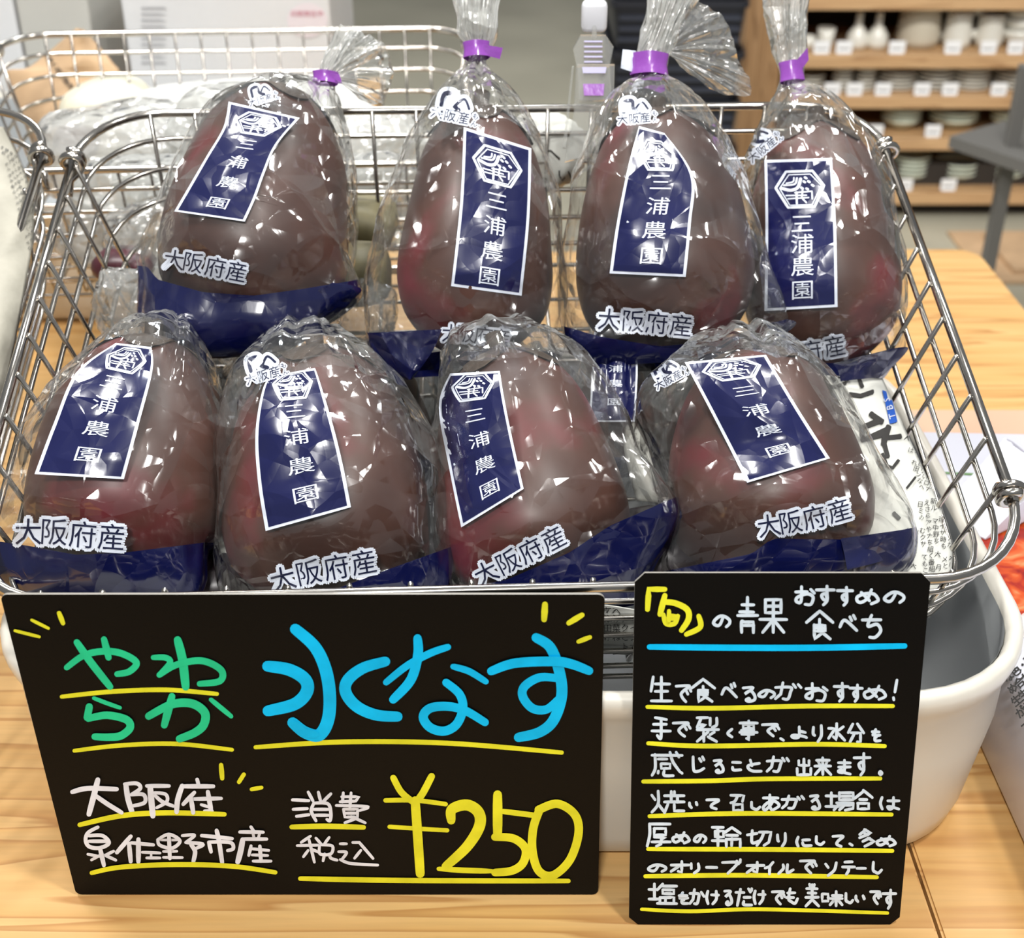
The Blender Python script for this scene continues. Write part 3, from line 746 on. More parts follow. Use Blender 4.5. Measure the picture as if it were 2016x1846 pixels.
        for x_, y_ in ((860, 490), (830, 570), (990, 650), (920, 570), (780, 700), (880, 720)): em('%d,%d %d,%d' % (x_-14, y_-10, x_+14, y_+10), 48)
        for s_, w_ in (('470,840 860,850', 30), ('500,910 900,900', 30), ('670,780 670,1010', 42), ('640,790 970,770 970,930', 32), ('790,740 770,900 850,1000', 34)): em(s_, w_)
        decal('farm_emblem', F, warp, cast, M['white_print'], pan, .0009)
        F = Flat(); gw = .34; gh = hh*.56
        for ch, vc in zip('三浦農園', vs[1:5]): F.glyph(ch, .52-gw/2, vc-gh/2, gw, gh, 0, 2, 4)
        decal('farm_name', F, warp, cast, M['white_print'], pan, .0009)
    if org:
        pts, sz = org; Fw = Flat(); Fd = Flat()
        for i, ((x, y), ch) in enumerate(zip(pts, '大阪府産')):
            a = pts[max(i-1, 0)]; c2 = pts[min(i+1, 3)]; ro = math.atan2(c2[1]-a[1], c2[0]-a[0])
            halo(Fw, ch, x-sz/2, y-sz/2, sz, sz, .13, 1, 2, ro); Fd.glyph(ch, x-sz/2, y-sz/2, sz, sz, .0, 2, 3, rot=ro)
            # filled backing blot
            Fw.z[-1:] = Fw.z[-1:]
        idt = lambda a_, b_: (a_, b_)
        wo = decal('origin_lettering', Fw, idt, cast, M['white_print'], root, .0009)
        decal('dark_strokes', Fd, idt, cast, M['dark_print'], wo, .0013)
    if logo:
        x, y, s, ro = logo; Fw = Flat(); Fd = Flat(); c_, n_ = math.cos(ro), math.sin(ro)
        def T2(vv_): return [(x+s*(a_*c_-b_*n_), y+s*(a_*n_+b_*c_)) for a_, b_ in vv_]
        for pts, w1 in (([(-.35, -.05), (-.3, -.4), (-.02, -.42), (0, -.15), (.2, 0)], .2), ([(.05, -.1), (.3, -.35), (.5, -.1)], .12)):
            v_, f_ = ribbon(pts, w1+.16); Fw.add(T2(v_), f_); v_, f_ = ribbon(pts, w1*.6); Fd.add(T2(v_), f_)
        v_, f_ = ribbon([(-.6, .22), (-.2, .12), (.3, .12), (.7, .2)], .42); 
        sx = [(.1*a_, b_) for a_, b_ in v_]
        for i, ch in enumerate('大阪産'):
            cx, cy = x+s*((-.42+.4*i)*c_-.2*n_), y+s*((-.42+.4*i)*n_+.2*c_)
            halo(Fw, ch, cx-s*.19, cy-s*.19, s*.38, s*.38, .16, 1, 1, ro); Fd.glyph(ch, cx-s*.19, cy-s*.19, s*.38, s*.38, 0, 1, 2, rot=ro)
        for i, ch in enumerate('もん'):
            cx, cy = x+s*(.72*c_-(.08+.22*i)*n_), y+s*(.72*n_+(.08+.22*i)*c_)
            halo(Fw, ch, cx-s*.1, cy-s*.1, s*.22, s*.22, .2, 1, 0, ro); Fd.glyph(ch, cx-s*.1, cy-s*.1, s*.22, s*.22, 0, 1, 1, rot=ro)
        wo = decal('quality_mark', Fw, lambda a_, b_: (a_, b_), cast, M['white_print'], root, .0008)
        decal('dark_strokes', Fd, lambda a_, b_: (a_, b_), cast, M['dark_print'], wo, .0012)
    for fl_, fr2 in flaps: patch('corner_flap', fl_, fr2, M['navyband'], root, .003, 14, 20, .004, 60, 0)
    if tape:
        ring, tab, under = tape   # ring: (xl,yl,xr,yr,h px,depth) ; tab polygon px
        xl, yl, xr, yr, hp, dd = ring; a_ = P(xl, yl, dd); b_ = P(xr, yr, dd); c_ = (a_+b_)/2; w_ = (b_-a_)/2
        up_ = (P((xl+xr)/2 + (yr-yl)*.0, (yl+yr)/2-10, dd) - c_).normalized(); up_ = (up_ - w_.normalized()*up_.dot(w_.normalized())).normalized()
        T_ = w_.cross(up_).normalized(); hh_ = hp*dd/F_/2; v_ = []; N_ = 28
        for lev in range(5):
            for k in range(N_):
                an = 2*math.pi*k/N_; wob = 1+.05*math.sin(5*an)
                v_.append(c_ + up_*(hh_*(lev/2-1)) + w_*(math.cos(an)*wob*(1+.05*abs(lev-2))) + T_*(w_.length*.75*math.sin(an)*wob*(1+.05*abs(lev-2))))
        f_ = [(l*N_+k, l*N_+(k+1) % N_, (l+1)*N_+(k+1) % N_, (l+1)*N_+k) for l in range(4) for k in range(N_)]
        tp = obj('tape_tie', pyd(v_, f_), M['purple'], root, True)
        dirb = (CAM-c_).normalized()*.004
        def sheet(poly, m_, nm, dz):
            # curl the free end of the tape
            p_ = [P(x_, y_, dd-.004+dz*i_) for i_, (x_, y_) in enumerate(poly)]
            n = 8; vv_ = []
            for i_ in range(n+1):
                t_ = i_/n
                for j_ in (0, 1):
                    a2 = p_[0]*(1-t_)+p_[1]*t_ if j_ == 0 else p_[3]*(1-t_)+p_[2]*t_
                    vv_.append(a2 + dirb*.5*math.sin(t_*math.pi))
            f2 = [(2*i_, 2*i_+1, 2*i_+3, 2*i_+2) for i_ in range(n)]
            N2 = len(vv_); bk = (CAM-c_).normalized()*-.0004; vv2 = vv_ + [w+bk for w in vv_]
            f2 += [tuple(x_+N2 for x_ in reversed(q_)) for q_ in f2[:n]]
            obj(nm, pyd(vv2, f2), m_, tp, True)
        sheet(tab, M['purple'], 'tape_end', .001)
        if under: sheet(under, M['white_print'], 'paper_backing', .001)
    if hang:
        for poly in hang:
            # loose fan of film: poly gives (x,y,depth) fan tips around the first point
            o0 = P(*poly[0]); tips = [P(*p_) for p_ in poly[1:]]; tp_ = catmull([list(x_) for x_ in tips], 14)
            vv_ = []; nr = 14
            for i_ in range(nr+1):
                t_ = (i_/nr)
                for k_, x_ in enumerate(tp_):
                    p_ = o0.lerp(Vector(x_), .04+.96*t_); wv = math.sin(k_*.9+seed)*.0035*t_ + math.sin(k_*.37)*.006*t_ + .012*math.sin(t_*math.pi)
                    vv_.append(p_ + tocam*wv + Vector((noise.noise(p_*40), noise.noise(p_*40+Vector((5, 0, 0))), 0))*.002*t_)
            n_ = len(tp_)
            obj('loose_tail', pyd(vv_, [(i_*n_+k_, i_*n_+k_+1, (i_+1)*n_+k_+1, (i_+1)*n_+k_) for i_ in range(nr) for k_ in range(n_-1)]), M['film_loose'] if len(poly) > 6 else M['film_neck'], root, True)
    return root, cast

def patch(name, left, right, matr, parent=None, crumple=.004, nu=30, nv=50, bulge=.012, sc=45, thick=.0006):
    """a crumpled sheet spanned between two edges given as (px, py, depth)"""
    l = catmull([list(P(*p)) for p in left], 12); r = catmull([list(P(*p)) for p in right], 12)
    def at_(c, t): x = t*(len(c)-1); i = min(int(x), len(c)-2); return Vector(c[i]).lerp(Vector(c[i+1]), x-i)
    v = []
    for j in range(nv+1):
        a = at_(l, j/nv); b = at_(r, j/nv)
        for i in range(nu+1):
            u = i/nu; p = a.lerp(b, u); n = (CAM-p).normalized()
            k = noise.noise(p*sc*.5)*1.2 - abs(noise.noise(p*sc+Vector((3, 1, 7))))*1.6
            v.append(p + n*(bulge*math.sin(u*math.pi) + crumple*k))
    f = [(j*(nu+1)+i, j*(nu+1)+i+1, (j+1)*(nu+1)+i+1, (j+1)*(nu+1)+i) for j in range(nv) for i in range(nu)]
    bvh = BVHTree.FromPolygons(v, f)
    o = obj(name, pyd(v, f), matr, parent, True)
    if thick:
        m = o.modifiers.new('t', 'SOLIDIFY'); m.thickness = thick; m.offset = 1
    return o, caster(bvh, (CAM-v[len(v)//2]).normalized())
# back row
bag('b1', 'leaning bagged eggplant at the left end of the back row, label slanting', (480, 650, .845, 545, 190, .905, 182),
    [(330, 662, 560, 664, .855, .012), (276, 640, 640, 640, .85, .030), (272, 560, 708, 578, .85, .036), (283, 500, 680, 500, .865, .055), (318, 400, 700, 400, .875, .058), (375, 300, 692, 300, .885, .052), (440, 215, 670, 215, .90, .034), (540, 172, 655, 178, .905, .018), (618, 152, 662, 158, .905, .007), (632, 118, 700, 128, .905, .010), (660, 60, 765, 100, .91, .012)],
    ([(450, 200), (440, 250), (405, 310), (370, 370), (343, 416)], [(590, 232), (545, 285), (521, 340), (503, 390), (482, 436)]), (.14, .33, .50, .68, .87, .19),
    ([(343, 511), (380, 516), (424, 526), (466, 534)], 42), [(250, 520), (290, 525), (310, 550), (400, 575), (500, 582), (600, 568), (720, 548)],
    tail=(8,), tape=((618, 152, 664, 155, 22, .895), [(622, 140), (668, 146), (674, 165), (614, 160)], None), logo=(512, 188, 42, -.3), flaps=[([(600, 585, .83), (590, 620, .83), (575, 652, .84)], [(655, 556, .825), (712, 572, .835), (640, 628, .84)])], seed=1,
    hang=[[(645, 150, .90), (690, 60, .90), (730, 70, .91), (765, 110, .915), (770, 170, .91), (745, 205, .90), (700, 190, .895)]])
bag('b2', 'bagged eggplant second in the back row, pink shoulder beside its label', (930, 690, .845, 945, 225, .905, 150),
    [(760, 735, 1080, 715, .848, .010), (722, 690, 1105, 695, .85, .022), (715, 620, 1112, 640, .855, .040), (724, 540, 1118, 550, .865, .052), (752, 420, 1102, 400, .875, .055), (792, 325, 1075, 300, .885, .050), (858, 205, 1010, 195, .90, .030), (905, 140, 965, 140, .905, .014), (918, 104, 962, 104, .905, .007), (905, 40, 978, 40, .905, .014), (898, -30, 992, -30, .905, .018)],
    ([(913, 250), (906, 400), (888, 563)], [(1046, 292), (1042, 430), (1027, 582)]), (.185, .41, .57, .735, .90, .23),
    ([(888, 655), (917, 656), (952, 660), (986, 664)], 38), [(700, 655), (730, 655), (800, 700), (880, 690), (1000, 692), (1125, 690)],
    tail=(8,), tape=((914, 100, 962, 98, 30, .898), [(930, 84), (990, 94), (984, 116), (920, 100)], None), logo=(890, 214, 66, .2), flaps=[([(722, 655, .835), (762, 715, .828), (800, 748, .822)], [(870, 648, .80), (852, 690, .808), (812, 747, .82)])], seed=2)
bag('b3', 'bagged eggplant third in the back row, label top crumpled, wide film tail', (1312, 690, .845, 1292, 238, .905, 172),
    [(1180, 720, 1440, 712, .848, .010), (1122, 690, 1500, 680, .85, .025), (1105, 630, 1548, 642, .855, .038), (1100, 550, 1510, 545, .865, .058), (1114, 420, 1482, 420, .875, .060), (1140, 310, 1430, 310, .885, .054), (1192, 215, 1368, 220, .90, .034), (1245, 165, 1318, 165, .905, .015), (1248, 128, 1308, 130, .905, .009), (1268, 70, 1330, 70, .905, .015), (1278, -30, 1392, -30, .905, .022)],
    ([(1258, 248), (1236, 330), (1214, 440), (1200, 538)], [(1308, 262), (1364, 345), (1360, 440), (1350, 545)]), (.19, .38, .54, .70, .87, .22),
    ([(1199, 628), (1246, 631), (1293, 635), (1341, 640)], 46), [(1080, 640), (1110, 642), (1180, 662), (1300, 682), (1400, 672), (1560, 632)],
    tail=(8,), tape=((1246, 128, 1312, 130, 42, .893), [(1246, 112), (1312, 108), (1312, 150), (1240, 147)], [(1226, 97), (1252, 100), (1246, 142), (1222, 134)]), logo=(1248, 222, 56, -.1), flaps=[([(1480, 645, .81), (1475, 670, .815), (1470, 700, .82)], [(1550, 628, .82), (1566, 640, .83), (1500, 690, .83)])], seed=3,
    hang=[[(1305, 100, .90), (1345, -10, .91), (1400, 15, .915), (1438, 60, .92), (1450, 110, .92), (1474, 160, .91), (1470, 190, .90), (1400, 175, .895), (1340, 130, .895)]])
bag('b4', 'bagged eggplant beside the basket rail in the back row, straight upright label', (1617, 715, .875, 1604, 256, .935, 151),
    [(1480, 748, 1720, 752, 0.880, .010), (1462, 720, 1775, 700, 0.885, .022), (1462, 660, 1772, 655, 0.890, .040), (1466, 560, 1776, 560, 0.898, .054), (1462, 430, 1752, 440, 0.908, .058), (1468, 320, 1728, 330, 0.915, .050), (1508, 225, 1645, 220, 0.930, .030), (1532, 175, 1580, 172, 0.935, .012), (1537, 140, 1577, 138, 0.935, .007), (1520, 80, 1582, 80, 0.935, .016), (1508, -30, 1592, -30, 0.935, .020)],
    ([(1505, 315), (1507, 450), (1505, 612)], [(1638, 311), (1646, 450), (1649, 604)]), (.2, .43, .565, .715, .872, .245),
    ([(1509, 694), (1553, 694), (1597, 690), (1643, 681)], 44), [(1440, 725), (1500, 722), (1600, 716), (1690, 712), (1800, 684)],
    tail=(8,), tape=((1536, 144, 1580, 140, 38, .925), [(1560, 128), (1590, 94), (1592, 118), (1570, 148)], None), logo=(1494, 285, 56, -.7), flaps=[([(1640, 715, .84), (1650, 730, .842), (1655, 750, .845)], [(1700, 700, .84), (1788, 684, .86), (1735, 742, .86)])], seed=4)
# front row
bag('b5', 'reddish bagged eggplant at the left end of the front row, slanting label', (230, 1135, .755, 300, 680, .815, 190),
    [(60, 1190, 360, 1190, .745, .012), (-25, 1150, 405, 1150, .75, .030), (2, 1040, 412, 1040, .762, .054), (45, 900, 446, 930, .775, .060), (108, 800, 447, 840, .788, .056), (190, 715, 425, 735, .805, .040), (255, 668, 385, 672, .825, .020), (300, 655, 350, 655, .845, .006)],
    ([(228, 675), (150, 733), (105, 835), (68, 933)], [(298, 683), (300, 730), (272, 840), (244, 943)]), (.13, .32, .48, .655, .84, .2),
    ([(56, 1046), (106, 1046), (163, 1052), (220, 1056)], 56), [(-40, 1060), (60, 1075), (150, 1092), (250, 1087), (400, 1068)], seed=5)
bag('b6', 'dark brown bagged eggplant, second in the front row, straight wide label', (660, 1190, .755, 625, 700, .815, 200),
    [(480, 1215, 860, 1190, .745, .012), (430, 1170, 885, 1140, .75, .030), (430, 1080, 890, 1060, .76, .050), (428, 960, 880, 950, .775, .062), (433, 870, 850, 860, .788, .060), (455, 770, 790, 765, .805, .045), (515, 702, 700, 695, .825, .025), (570, 672, 640, 668, .85, .008)],
    ([(546, 738), (520, 758), (503, 850), (508, 950), (523, 1045)], [(620, 724), (630, 752), (657, 842), (676, 920), (691, 998)]), (.11, .29, .46, .65, .835, .2),
    ([(557, 1139), (607, 1126), (662, 1116), (716, 1106)], 52), [(400, 1195), (620, 1175), (760, 1122), (900, 1072)], logo=(515, 727, 60, -.3), seed=6)
bag('b7', 'bagged eggplant third in the front row, strong glare on its cheek', (1085, 1180, .755, 985, 705, .815, 185),
    [(960, 1215, 1260, 1180, .745, .012), (895, 1160, 1290, 1110, .75, .030), (882, 1050, 1335, 1010, .76, .046), (866, 930, 1268, 925, .775, .056), (856, 830, 1232, 840, .788, .058), (858, 750, 1165, 755, .805, .046), (880, 702, 1095, 695, .825, .026), (960, 678, 1040, 672, .85, .008)],
    ([(886, 735), (864, 800), (885, 925), (908, 1038)], [(984, 730), (992, 780), (1008, 860), (1031, 962)]), (.11, .32, .5, .68, .86, .2),
    ([(957, 1127), (1000, 1105), (1045, 1083), (1089, 1060)], 48), [(880, 1165), (1000, 1140), (1120, 1088), (1200, 1035), (1350, 970)], flaps=[([(1215, 1035, .735), (1225, 1075, .735), (1235, 1120, .735)], [(1310, 985, .745), (1342, 1018, .75), (1262, 1100, .74)])], seed=7)
bag('b8', 'tilted bagged eggplant in the front row with newsprint showing beside it', (1535, 1140, .755, 1478, 705, .815, 195),
    [(1380, 1175, 1720, 1160, .745, .012), (1302, 1120, 1792, 1120, .75, .030), (1312, 1020, 1796, 1050, .76, .046), (1290, 920, 1735, 960, .775, .058), (1245, 830, 1690, 870, .788, .058), (1270, 775, 1640, 780, .805, .046), (1350, 712, 1555, 702, .825, .028), (1420, 682, 1500, 680, .85, .008)],
    ([(1348, 713), (1403, 817), (1471, 950)], [(1508, 698), (1570, 802), (1634, 902)]), (.10, .29, .46, .64, .82, .17),
    ([(1514, 1034), (1556, 1027), (1603, 1018), (1652, 1004)], 48), [(1280, 1130), (1480, 1090), (1520, 1060), (1680, 1062), (1810, 1036)], logo=(1312, 738, 50, -.5), flaps=[([(1655, 1060, .715), (1662, 1090, .715), (1668, 1122, .715)], [(1795, 1040, .745), (1798, 1065, .745), (1794, 1090, .745)])], seed=8)
# one more, low between the rows
bag('b9', 'bagged eggplant sunk in shadow between the two rows, only its dark label showing', (1215, 900, .862, 1205, 700, .905, 75),
    [(1150, 930, 1280, 930, .862, .02), (1125, 880, 1300, 880, .865, .035), (1120, 820, 1300, 820, .87, .04), (1130, 760, 1290, 760, .88, .04), (1160, 700, 1260, 700, .90, .03), (1190, 660, 1230, 660, .93, .008)],
    ([(1170, 650), (1165, 740), (1160, 830)], [(1255, 650), (1255, 740), (1250, 830)]), (.05, .26, .42, .58, .78, .15), None, [(1100, 900), (1320, 900)], seed=9)
bag('u0', 'dark bagged eggplant of the hidden lower layer, under left pair of rows', (385, 930, .885, 385, 745, .93, 95), [(305, 950, 465, 950, .88, .02), (275, 900, 495, 900, .885, .04), (275, 820, 495, 820, .90, .045), (285, 760, 485, 760, .92, .04), (325, 720, 445, 720, .94, .02)], None, None, None, [(0, 905), (2016, 905)], seed=20)
bag('u1', 'dark bagged eggplant of the hidden lower layer, under leaning bag', (560, 930, .885, 560, 745, .93, 105), [(470, 950, 650, 950, .88, .02), (440, 900, 680, 900, .885, .04), (440, 820, 680, 820, .90, .045), (450, 760, 670, 760, .92, .04), (490, 720, 630, 720, .94, .02)], None, None, None, [(0, 905), (2016, 905)], seed=21)
bag('u2', 'dark bagged eggplant of the hidden lower layer, under second back bag', (745, 930, .885, 745, 745, .93, 105), [(655, 950, 835, 950, .88, .02), (625, 900, 865, 900, .885, .04), (625, 820, 865, 820, .90, .045), (635, 760, 855, 760, .92, .04), (675, 720, 815, 720, .94, .02)], None, None, None, [(0, 905), (2016, 905)], seed=22)
bag('u3', 'dark bagged eggplant of the hidden lower layer, under third front bag', (1000, 930, .885, 1000, 745, .93, 105), [(910, 950, 1090, 950, .88, .02), (880, 900, 1120, 900, .885, .04), (880, 820, 1120, 820, .90, .045), (890, 760, 1110, 760, .92, .04), (930, 720, 1070, 720, .94, .02)], None, None, None, [(0, 905), (2016, 905)], seed=23)
bag('u4', 'dark bagged eggplant of the hidden lower layer, under tilted front bag', (1420, 930, .885, 1420, 745, .93, 105), [(1330, 950, 1510, 950, .88, .02), (1300, 900, 1540, 900, .885, .04), (1300, 820, 1540, 820, .90, .045), (1310, 760, 1530, 760, .92, .04), (1350, 720, 1490, 720, .94, .02)], None, None, None, [(0, 905), (2016, 905)], seed=24)
# ------------------------------------------------------------ newsprint in the basket
M['news'] = simple('newsprint', srgb(214, 214, 206), .8, var=.08, vs=20)
M['newsblack'] = simple('newspaper_ink', srgb(44, 42, 40), .8)
M['tagblue'] = simple('blue_print', srgb(30, 84, 176), .6)
KANA = 'あかさたなはまやらわいきしちにひみりうくすつぬふむゆるえけせてねへめれおこそとのほもよろアイウカキクサシスタテトナニハフマミムメラリルレロン日本年月大小時分新田中人出会国番組料理味野菜'
def textcols(F, x0, y0, dx, dy, nx, ny, size, rot=0, skip=.12):
    for i in range(nx):
        for j in range(ny):
            if R.random() < skip: continue
            X = x0 + dx[0]*i + dy[0]*j; Y = y0 + dx[1]*i + dy[1]*j
            F.glyph(R.choice(KANA), X-size/2, Y-size/2, size, size, 0, 1, 0, rot=rot)
ID = lambda a, b: (a, b)
news, ncast = patch('crumpled_newspaper', [(1560, 735, .862), (1600, 850, .84), (1660, 960, .815), (1640, 1060, .79), (1540, 1150, .762), (1530, 1230, .752)],
                    [(1738, 745, .868), (1785, 850, .838), (1828, 945, .812), (1868, 1040, .788), (1872, 1130, .766), (1830, 1215, .755)], M['news'], None, .0045, bulge=.018)
tag(news, 'crumpled newspaper with heavy black characters and a blue tag beside the eggplant bags', 'newspaper')
for ch, x, y, s, ro in (('ン', 1697, 768, 52, .5), ('ジ', 1650, 752, 40, .4), ('ひ', 1722, 848, 74, .75), ('く', 1752, 872, 60, .6), ('し', 1752, 905, 42, -.4), ('一', 1794, 950, 30, -.9), ('、', 1780, 1000, 50, 0)):
    F = Flat(); halo(F, ch, x-s/2, y-s/2, s, s, .035, 1, 4, ro); decal('headline_character', F, ID, ncast, M['newsblack'], news, .0018)
F = Flat(); textcols(F, 1786, 862, (13, 4), (3.6, 12), 3, 9, 12, .3); textcols(F, 1812, 992, (13, -3), (1, 13), 5, 11, 13, .1); textcols(F, 1680, 1085, (14, 6), (-3, 12), 9, 4, 12, .5); textcols(F, 1775, 1040, (14, 4), (-1, 13), 3, 8, 13, .2)
decal('column_lettering', F, ID, ncast, M['newsblack'], news, .0018)
F = Flat()
for j in range(9): F.v += [(1737+15*j/8, 768+66*j/8), (1745+14*j/8, 771+62*j/8), (1753+14*j/8, 774+56*j/8)]; F.z += [0]*3
F.f += [(3*j+i, 3*j+i+1, 3*j+i+4, 3*j+i+3) for j in range(8) for i in range(2)]
tg = decal('blue_tag', F, ID, ncast, M['tagblue'], news, .0022)
F = Flat()
for ch, x, y in (('T', 1755, 816), ('B', 1750, 799), ('S', 1744, 783)): F.glyph(ch, x-9, y-9, 18, 18, 0, 2, 2, rot=-1.82)
decal('tag_lettering', F, ID, ncast, M['white_print'], tg, .0030)
# lining inside the front of the basket
v = []; prof_ = [(.010, -.035), (.013, -.06), (.020, -.09), (.030, -.112), (.045, -.116), (.06, -.116)]
NX = 60
for (y, z) in prof_:
    for i in range(NX+1):
        x = -.235 + .47*i/NX; k = noise.noise(Vector((x*18, y*18, z*18)))
        v.append(BM @ Vector((x, y + .004*k, z + .005*k)))
f = [(j*(NX+1)+i, j*(NX+1)+i+1, (j+1)*(NX+1)+i+1, (j+1)*(NX+1)+i) for j in range(len(prof_)-1) for i in range(NX)]
lb = BVHTree.FromPolygons(v, f); lin = obj('newspaper_lining', pyd(v, f), M['news'], None, True)
m = lin.modifiers.new('t', 'SOLIDIFY'); m.thickness = .0008; m.offset = 1
tag(lin, 'newspaper lining the eggplant basket, seen through the front wires between the boards', 'newspaper')
lc = caster(lb, Vector((0, -1, .3)).normalized())
F = Flat(); textcols(F, 1196, 1180, (17, 0), (0, 18), 4, 11, 17); textcols(F, 1842, 1182, (17, 4), (1, 15), 4, 5, 16, .1)
decal('column_lettering', F, ID, lc, M['newsblack'], lin, .0016)
F = Flat(); F.add([(1196, 1286), (1222, 1286), (1222, 1298), (1196, 1298)], [(0, 1, 2, 3)]); decal('green_strip', F, ID, lc, simple('green_print', srgb(40, 130, 110), .6), lin, .002)
pp, pc = patch('folded_newsprint_sheet', [(1235, 810, .842), (1228, 880, .832), (1252, 985, .82)], [(1246, 800, .836), (1275, 880, .826), (1306, 990, .812)], M['news'], None, .001, 8, 20, .003)
tag(pp, 'strip of white newsprint standing between the two middle front eggplant bags', 'newspaper')
F = Flat(); textcols(F, 1240, 845, (8, 2), (3, 8), 2, 8, 7); decal('column_lettering', F, ID, pc, M['newsblack'], pp, .001)
pp, pc = patch('folded_newsprint_flap', [(386, 1010, .80), (392, 1060, .79), (418, 1120, .78)], [(428, 960, .80), (442, 1020, .79), (470, 1090, .78)], M['news'], None, .001, 8, 20, .003)
tag(pp, 'small pale paper flap between the first two front eggplant bags', 'paper')

# ------------------------------------------------------------ crumpled plastic bags behind
def blob(name, label, cat, c, rad, matr, seed=0, sub=4, amp=.22, rot=0, group=None):
    b = bmesh.new(); bmesh.ops.create_icosphere(b, subdivisions=sub, radius=1)
    for v_ in b.verts:
        p = v_.co.copy(); k = noise.noise(p*1.3+Vector((seed, 0, 0)))*.9 - abs(noise.noise(p*3.1+Vector((0, seed, 0))))*.8 - abs(noise.noise(p*6.5+Vector((0, 0, seed))))*.3
        q_ = Vector((math.copysign(abs(p.x)**.8, p.x), math.copysign(abs(p.y)**.8, p.y), math.copysign(abs(p.z)**.8, p.z)))
        v_.co = q_*(1+amp*k); v_.co = Vector((v_.co.x*rad[0], v_.co.y*rad[1], v_.co.z*rad[2]))
    ca, sa = math.cos(rot), math.sin(rot)
    vs_ = [Vector((x.co.x*ca-x.co.y*sa, x.co.x*sa+x.co.y*ca, x.co.z))+c for x in b.verts]; fs_ = [tuple(q.index for q in f_.verts) for f_ in b.faces]; b.free()
    o_ = obj(name, pyd(vs_, fs_), matr, None, True); tag(o_, label, cat, group)
    return o_, caster(BVHTree.FromPolygons(vs_, fs_), (CAM-c).normalized())
M['whitebag'] = film_mat('white_plastic_bag', milky=.62, edge=.3, gloss=1.2, rough=.2, s1=26, s2=70, dist=.35)
M['greybag'] = film_mat('grey_plastic_pack', milky=.45, edge=.4, gloss=1.4, rough=.12, s1=26, s2=70, dist=.4)
M['kraft'] = simple('brown_paper', srgb(196, 164, 128), .8, var=.2, vs=14, bump=.4, bs=40)
M['gapdark'] = simple('gap_shade', srgb(34, 18, 26), .35, var=.3, vs=30)  # near-black colour standing in for shade in the gaps
M['olive'] = simple('olive_skin', srgb(128, 120, 88), .6, var=.4, vs=40)
M['darkred'] = simple('dark_red_skin', srgb(80, 34, 44), .4, var=.3, vs=40)
M['letter_white'] = simple('white_ink', srgb(225, 226, 222), .5)
M['letter_dark'] = simple('dark_grey_ink', srgb(70, 70, 68), .6)
o1, c1 = blob('plastic_produce_bag', 'white translucent plastic produce bag in the rear basket, left of the leaning eggplant', 'plastic bag', P(250, 300, 1.20), (.085, .06, .045), M['whitebag'], 3)
o2, c2 = blob('plastic_produce_bag', 'grey printed plastic produce bag with white lettering seen through the basket wires', 'plastic bag', P(285, 375, 1.10), (.060, .03, .030), M['greybag'], 5)
F = Flat()
for i, ch in enumerate('レモン'): F.glyph(ch, 208+42*i, 332+2*i, 38, 34, 0, 2, 2)
decal('bag_lettering', F, ID, c2, M['letter_white'], o2, .002)
for i_, (px_, py_, dd_, rr_, lb_) in enumerate(((240, 450, 1.12, (.055, .05, .03), 'low at the left'), (430, 400, 1.12, (.07, .05, .035), 'behind the leaning bag'), (640, 400, 1.12, (.05, .05, .04), 'right of the leaning bag, low'), (735, 290, 1.16, (.055, .04, .035), 'right of the leaning bag, high'), (340, 560, 1.02, (.05, .03, .022), 'beside the left wires, lowest'))):
    blob('plastic_produce_bag', 'white plastic produce bag in the rear basket, ' + lb_, 'plastic bag', P(px_, py_, dd_), rr_, M['whitebag'], 40+i_*3)
o3, c3 = blob('plastic_produce_bag', 'clear plastic produce bag heaped behind the leaning eggplant bag', 'plastic bag', P(470, 270, 1.18), (.07, .05, .045), M['whitebag'], 8)
o4, c4 = blob('plastic_produce_bag', 'clear plastic bag with dark capital letters between the first two back eggplants', 'plastic bag', P(735, 375, 1.10), (.045, .03, .032), M['greybag'], 11)
F = Flat()
for ch, x in (('I', 712), ('C', 738), ('I', 768)): F.glyph(ch, x-18, 328, 40, 46, 0, 2, 2)
decal('bag_lettering', F, ID, c4, M['letter_white'], o4, .002)
blob('plastic_produce_bag', 'clear crumpled plastic bag low behind the left wires of the eggplant basket', 'plastic bag', P(330, 470, 1.02), (.05, .035, .030), M['film_loose'], 14)
blob('plastic_produce_bag', 'clear plastic bag bunched beside the left end eggplant of the back row', 'plastic bag', P(250, 600, .905), (.022, .02, .028), M['film_loose'], 17)
blob('eggplant_or_gap_shade', 'dark purple eggplant in the plastic bags, furthest left behind the basket', 'eggplant', P(150, 280, 1.24), (.022, .02, .016), M['darkred'], 21, 3, .08)
blob('eggplant_or_gap_shade', 'small dark red eggplant among the plastic bags, right beside the leaning bag', 'eggplant', P(345, 268, 1.22), (.018, .015, .014), M['darkred'], 22, 3, .08)
blob('eggplant_or_gap_shade', 'dark red eggplant low in the basket behind the left wires', 'eggplant', P(245, 520, 1.00), (.024, .02, .012), M['darkred'], 23, 3, .08)
blob('yam_piece', 'olive brown yam lying behind the first two back eggplants, upper one', 'vegetable', P(715, 440, 1.0), (.028, .03, .02), M['olive'], 24, 3, .15)
blob('yam_piece', 'olive brown yam lying behind the first two back eggplants, lower one', 'vegetable', P(712, 540, .95), (.022, .03, .022), M['olive'], 25, 3, .15)
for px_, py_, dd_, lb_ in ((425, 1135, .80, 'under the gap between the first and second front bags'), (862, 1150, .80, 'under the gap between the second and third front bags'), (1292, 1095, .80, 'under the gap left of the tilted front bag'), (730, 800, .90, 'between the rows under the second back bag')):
    blob('eggplant_or_gap_shade', 'dark blob added for shade ' + lb_, 'eggplant', P(px_, py_, dd_), (.034, .036, .026), M['gapdark'], px_*.1, 3, .06)  # added dark blobs that put shade into the gaps between bags
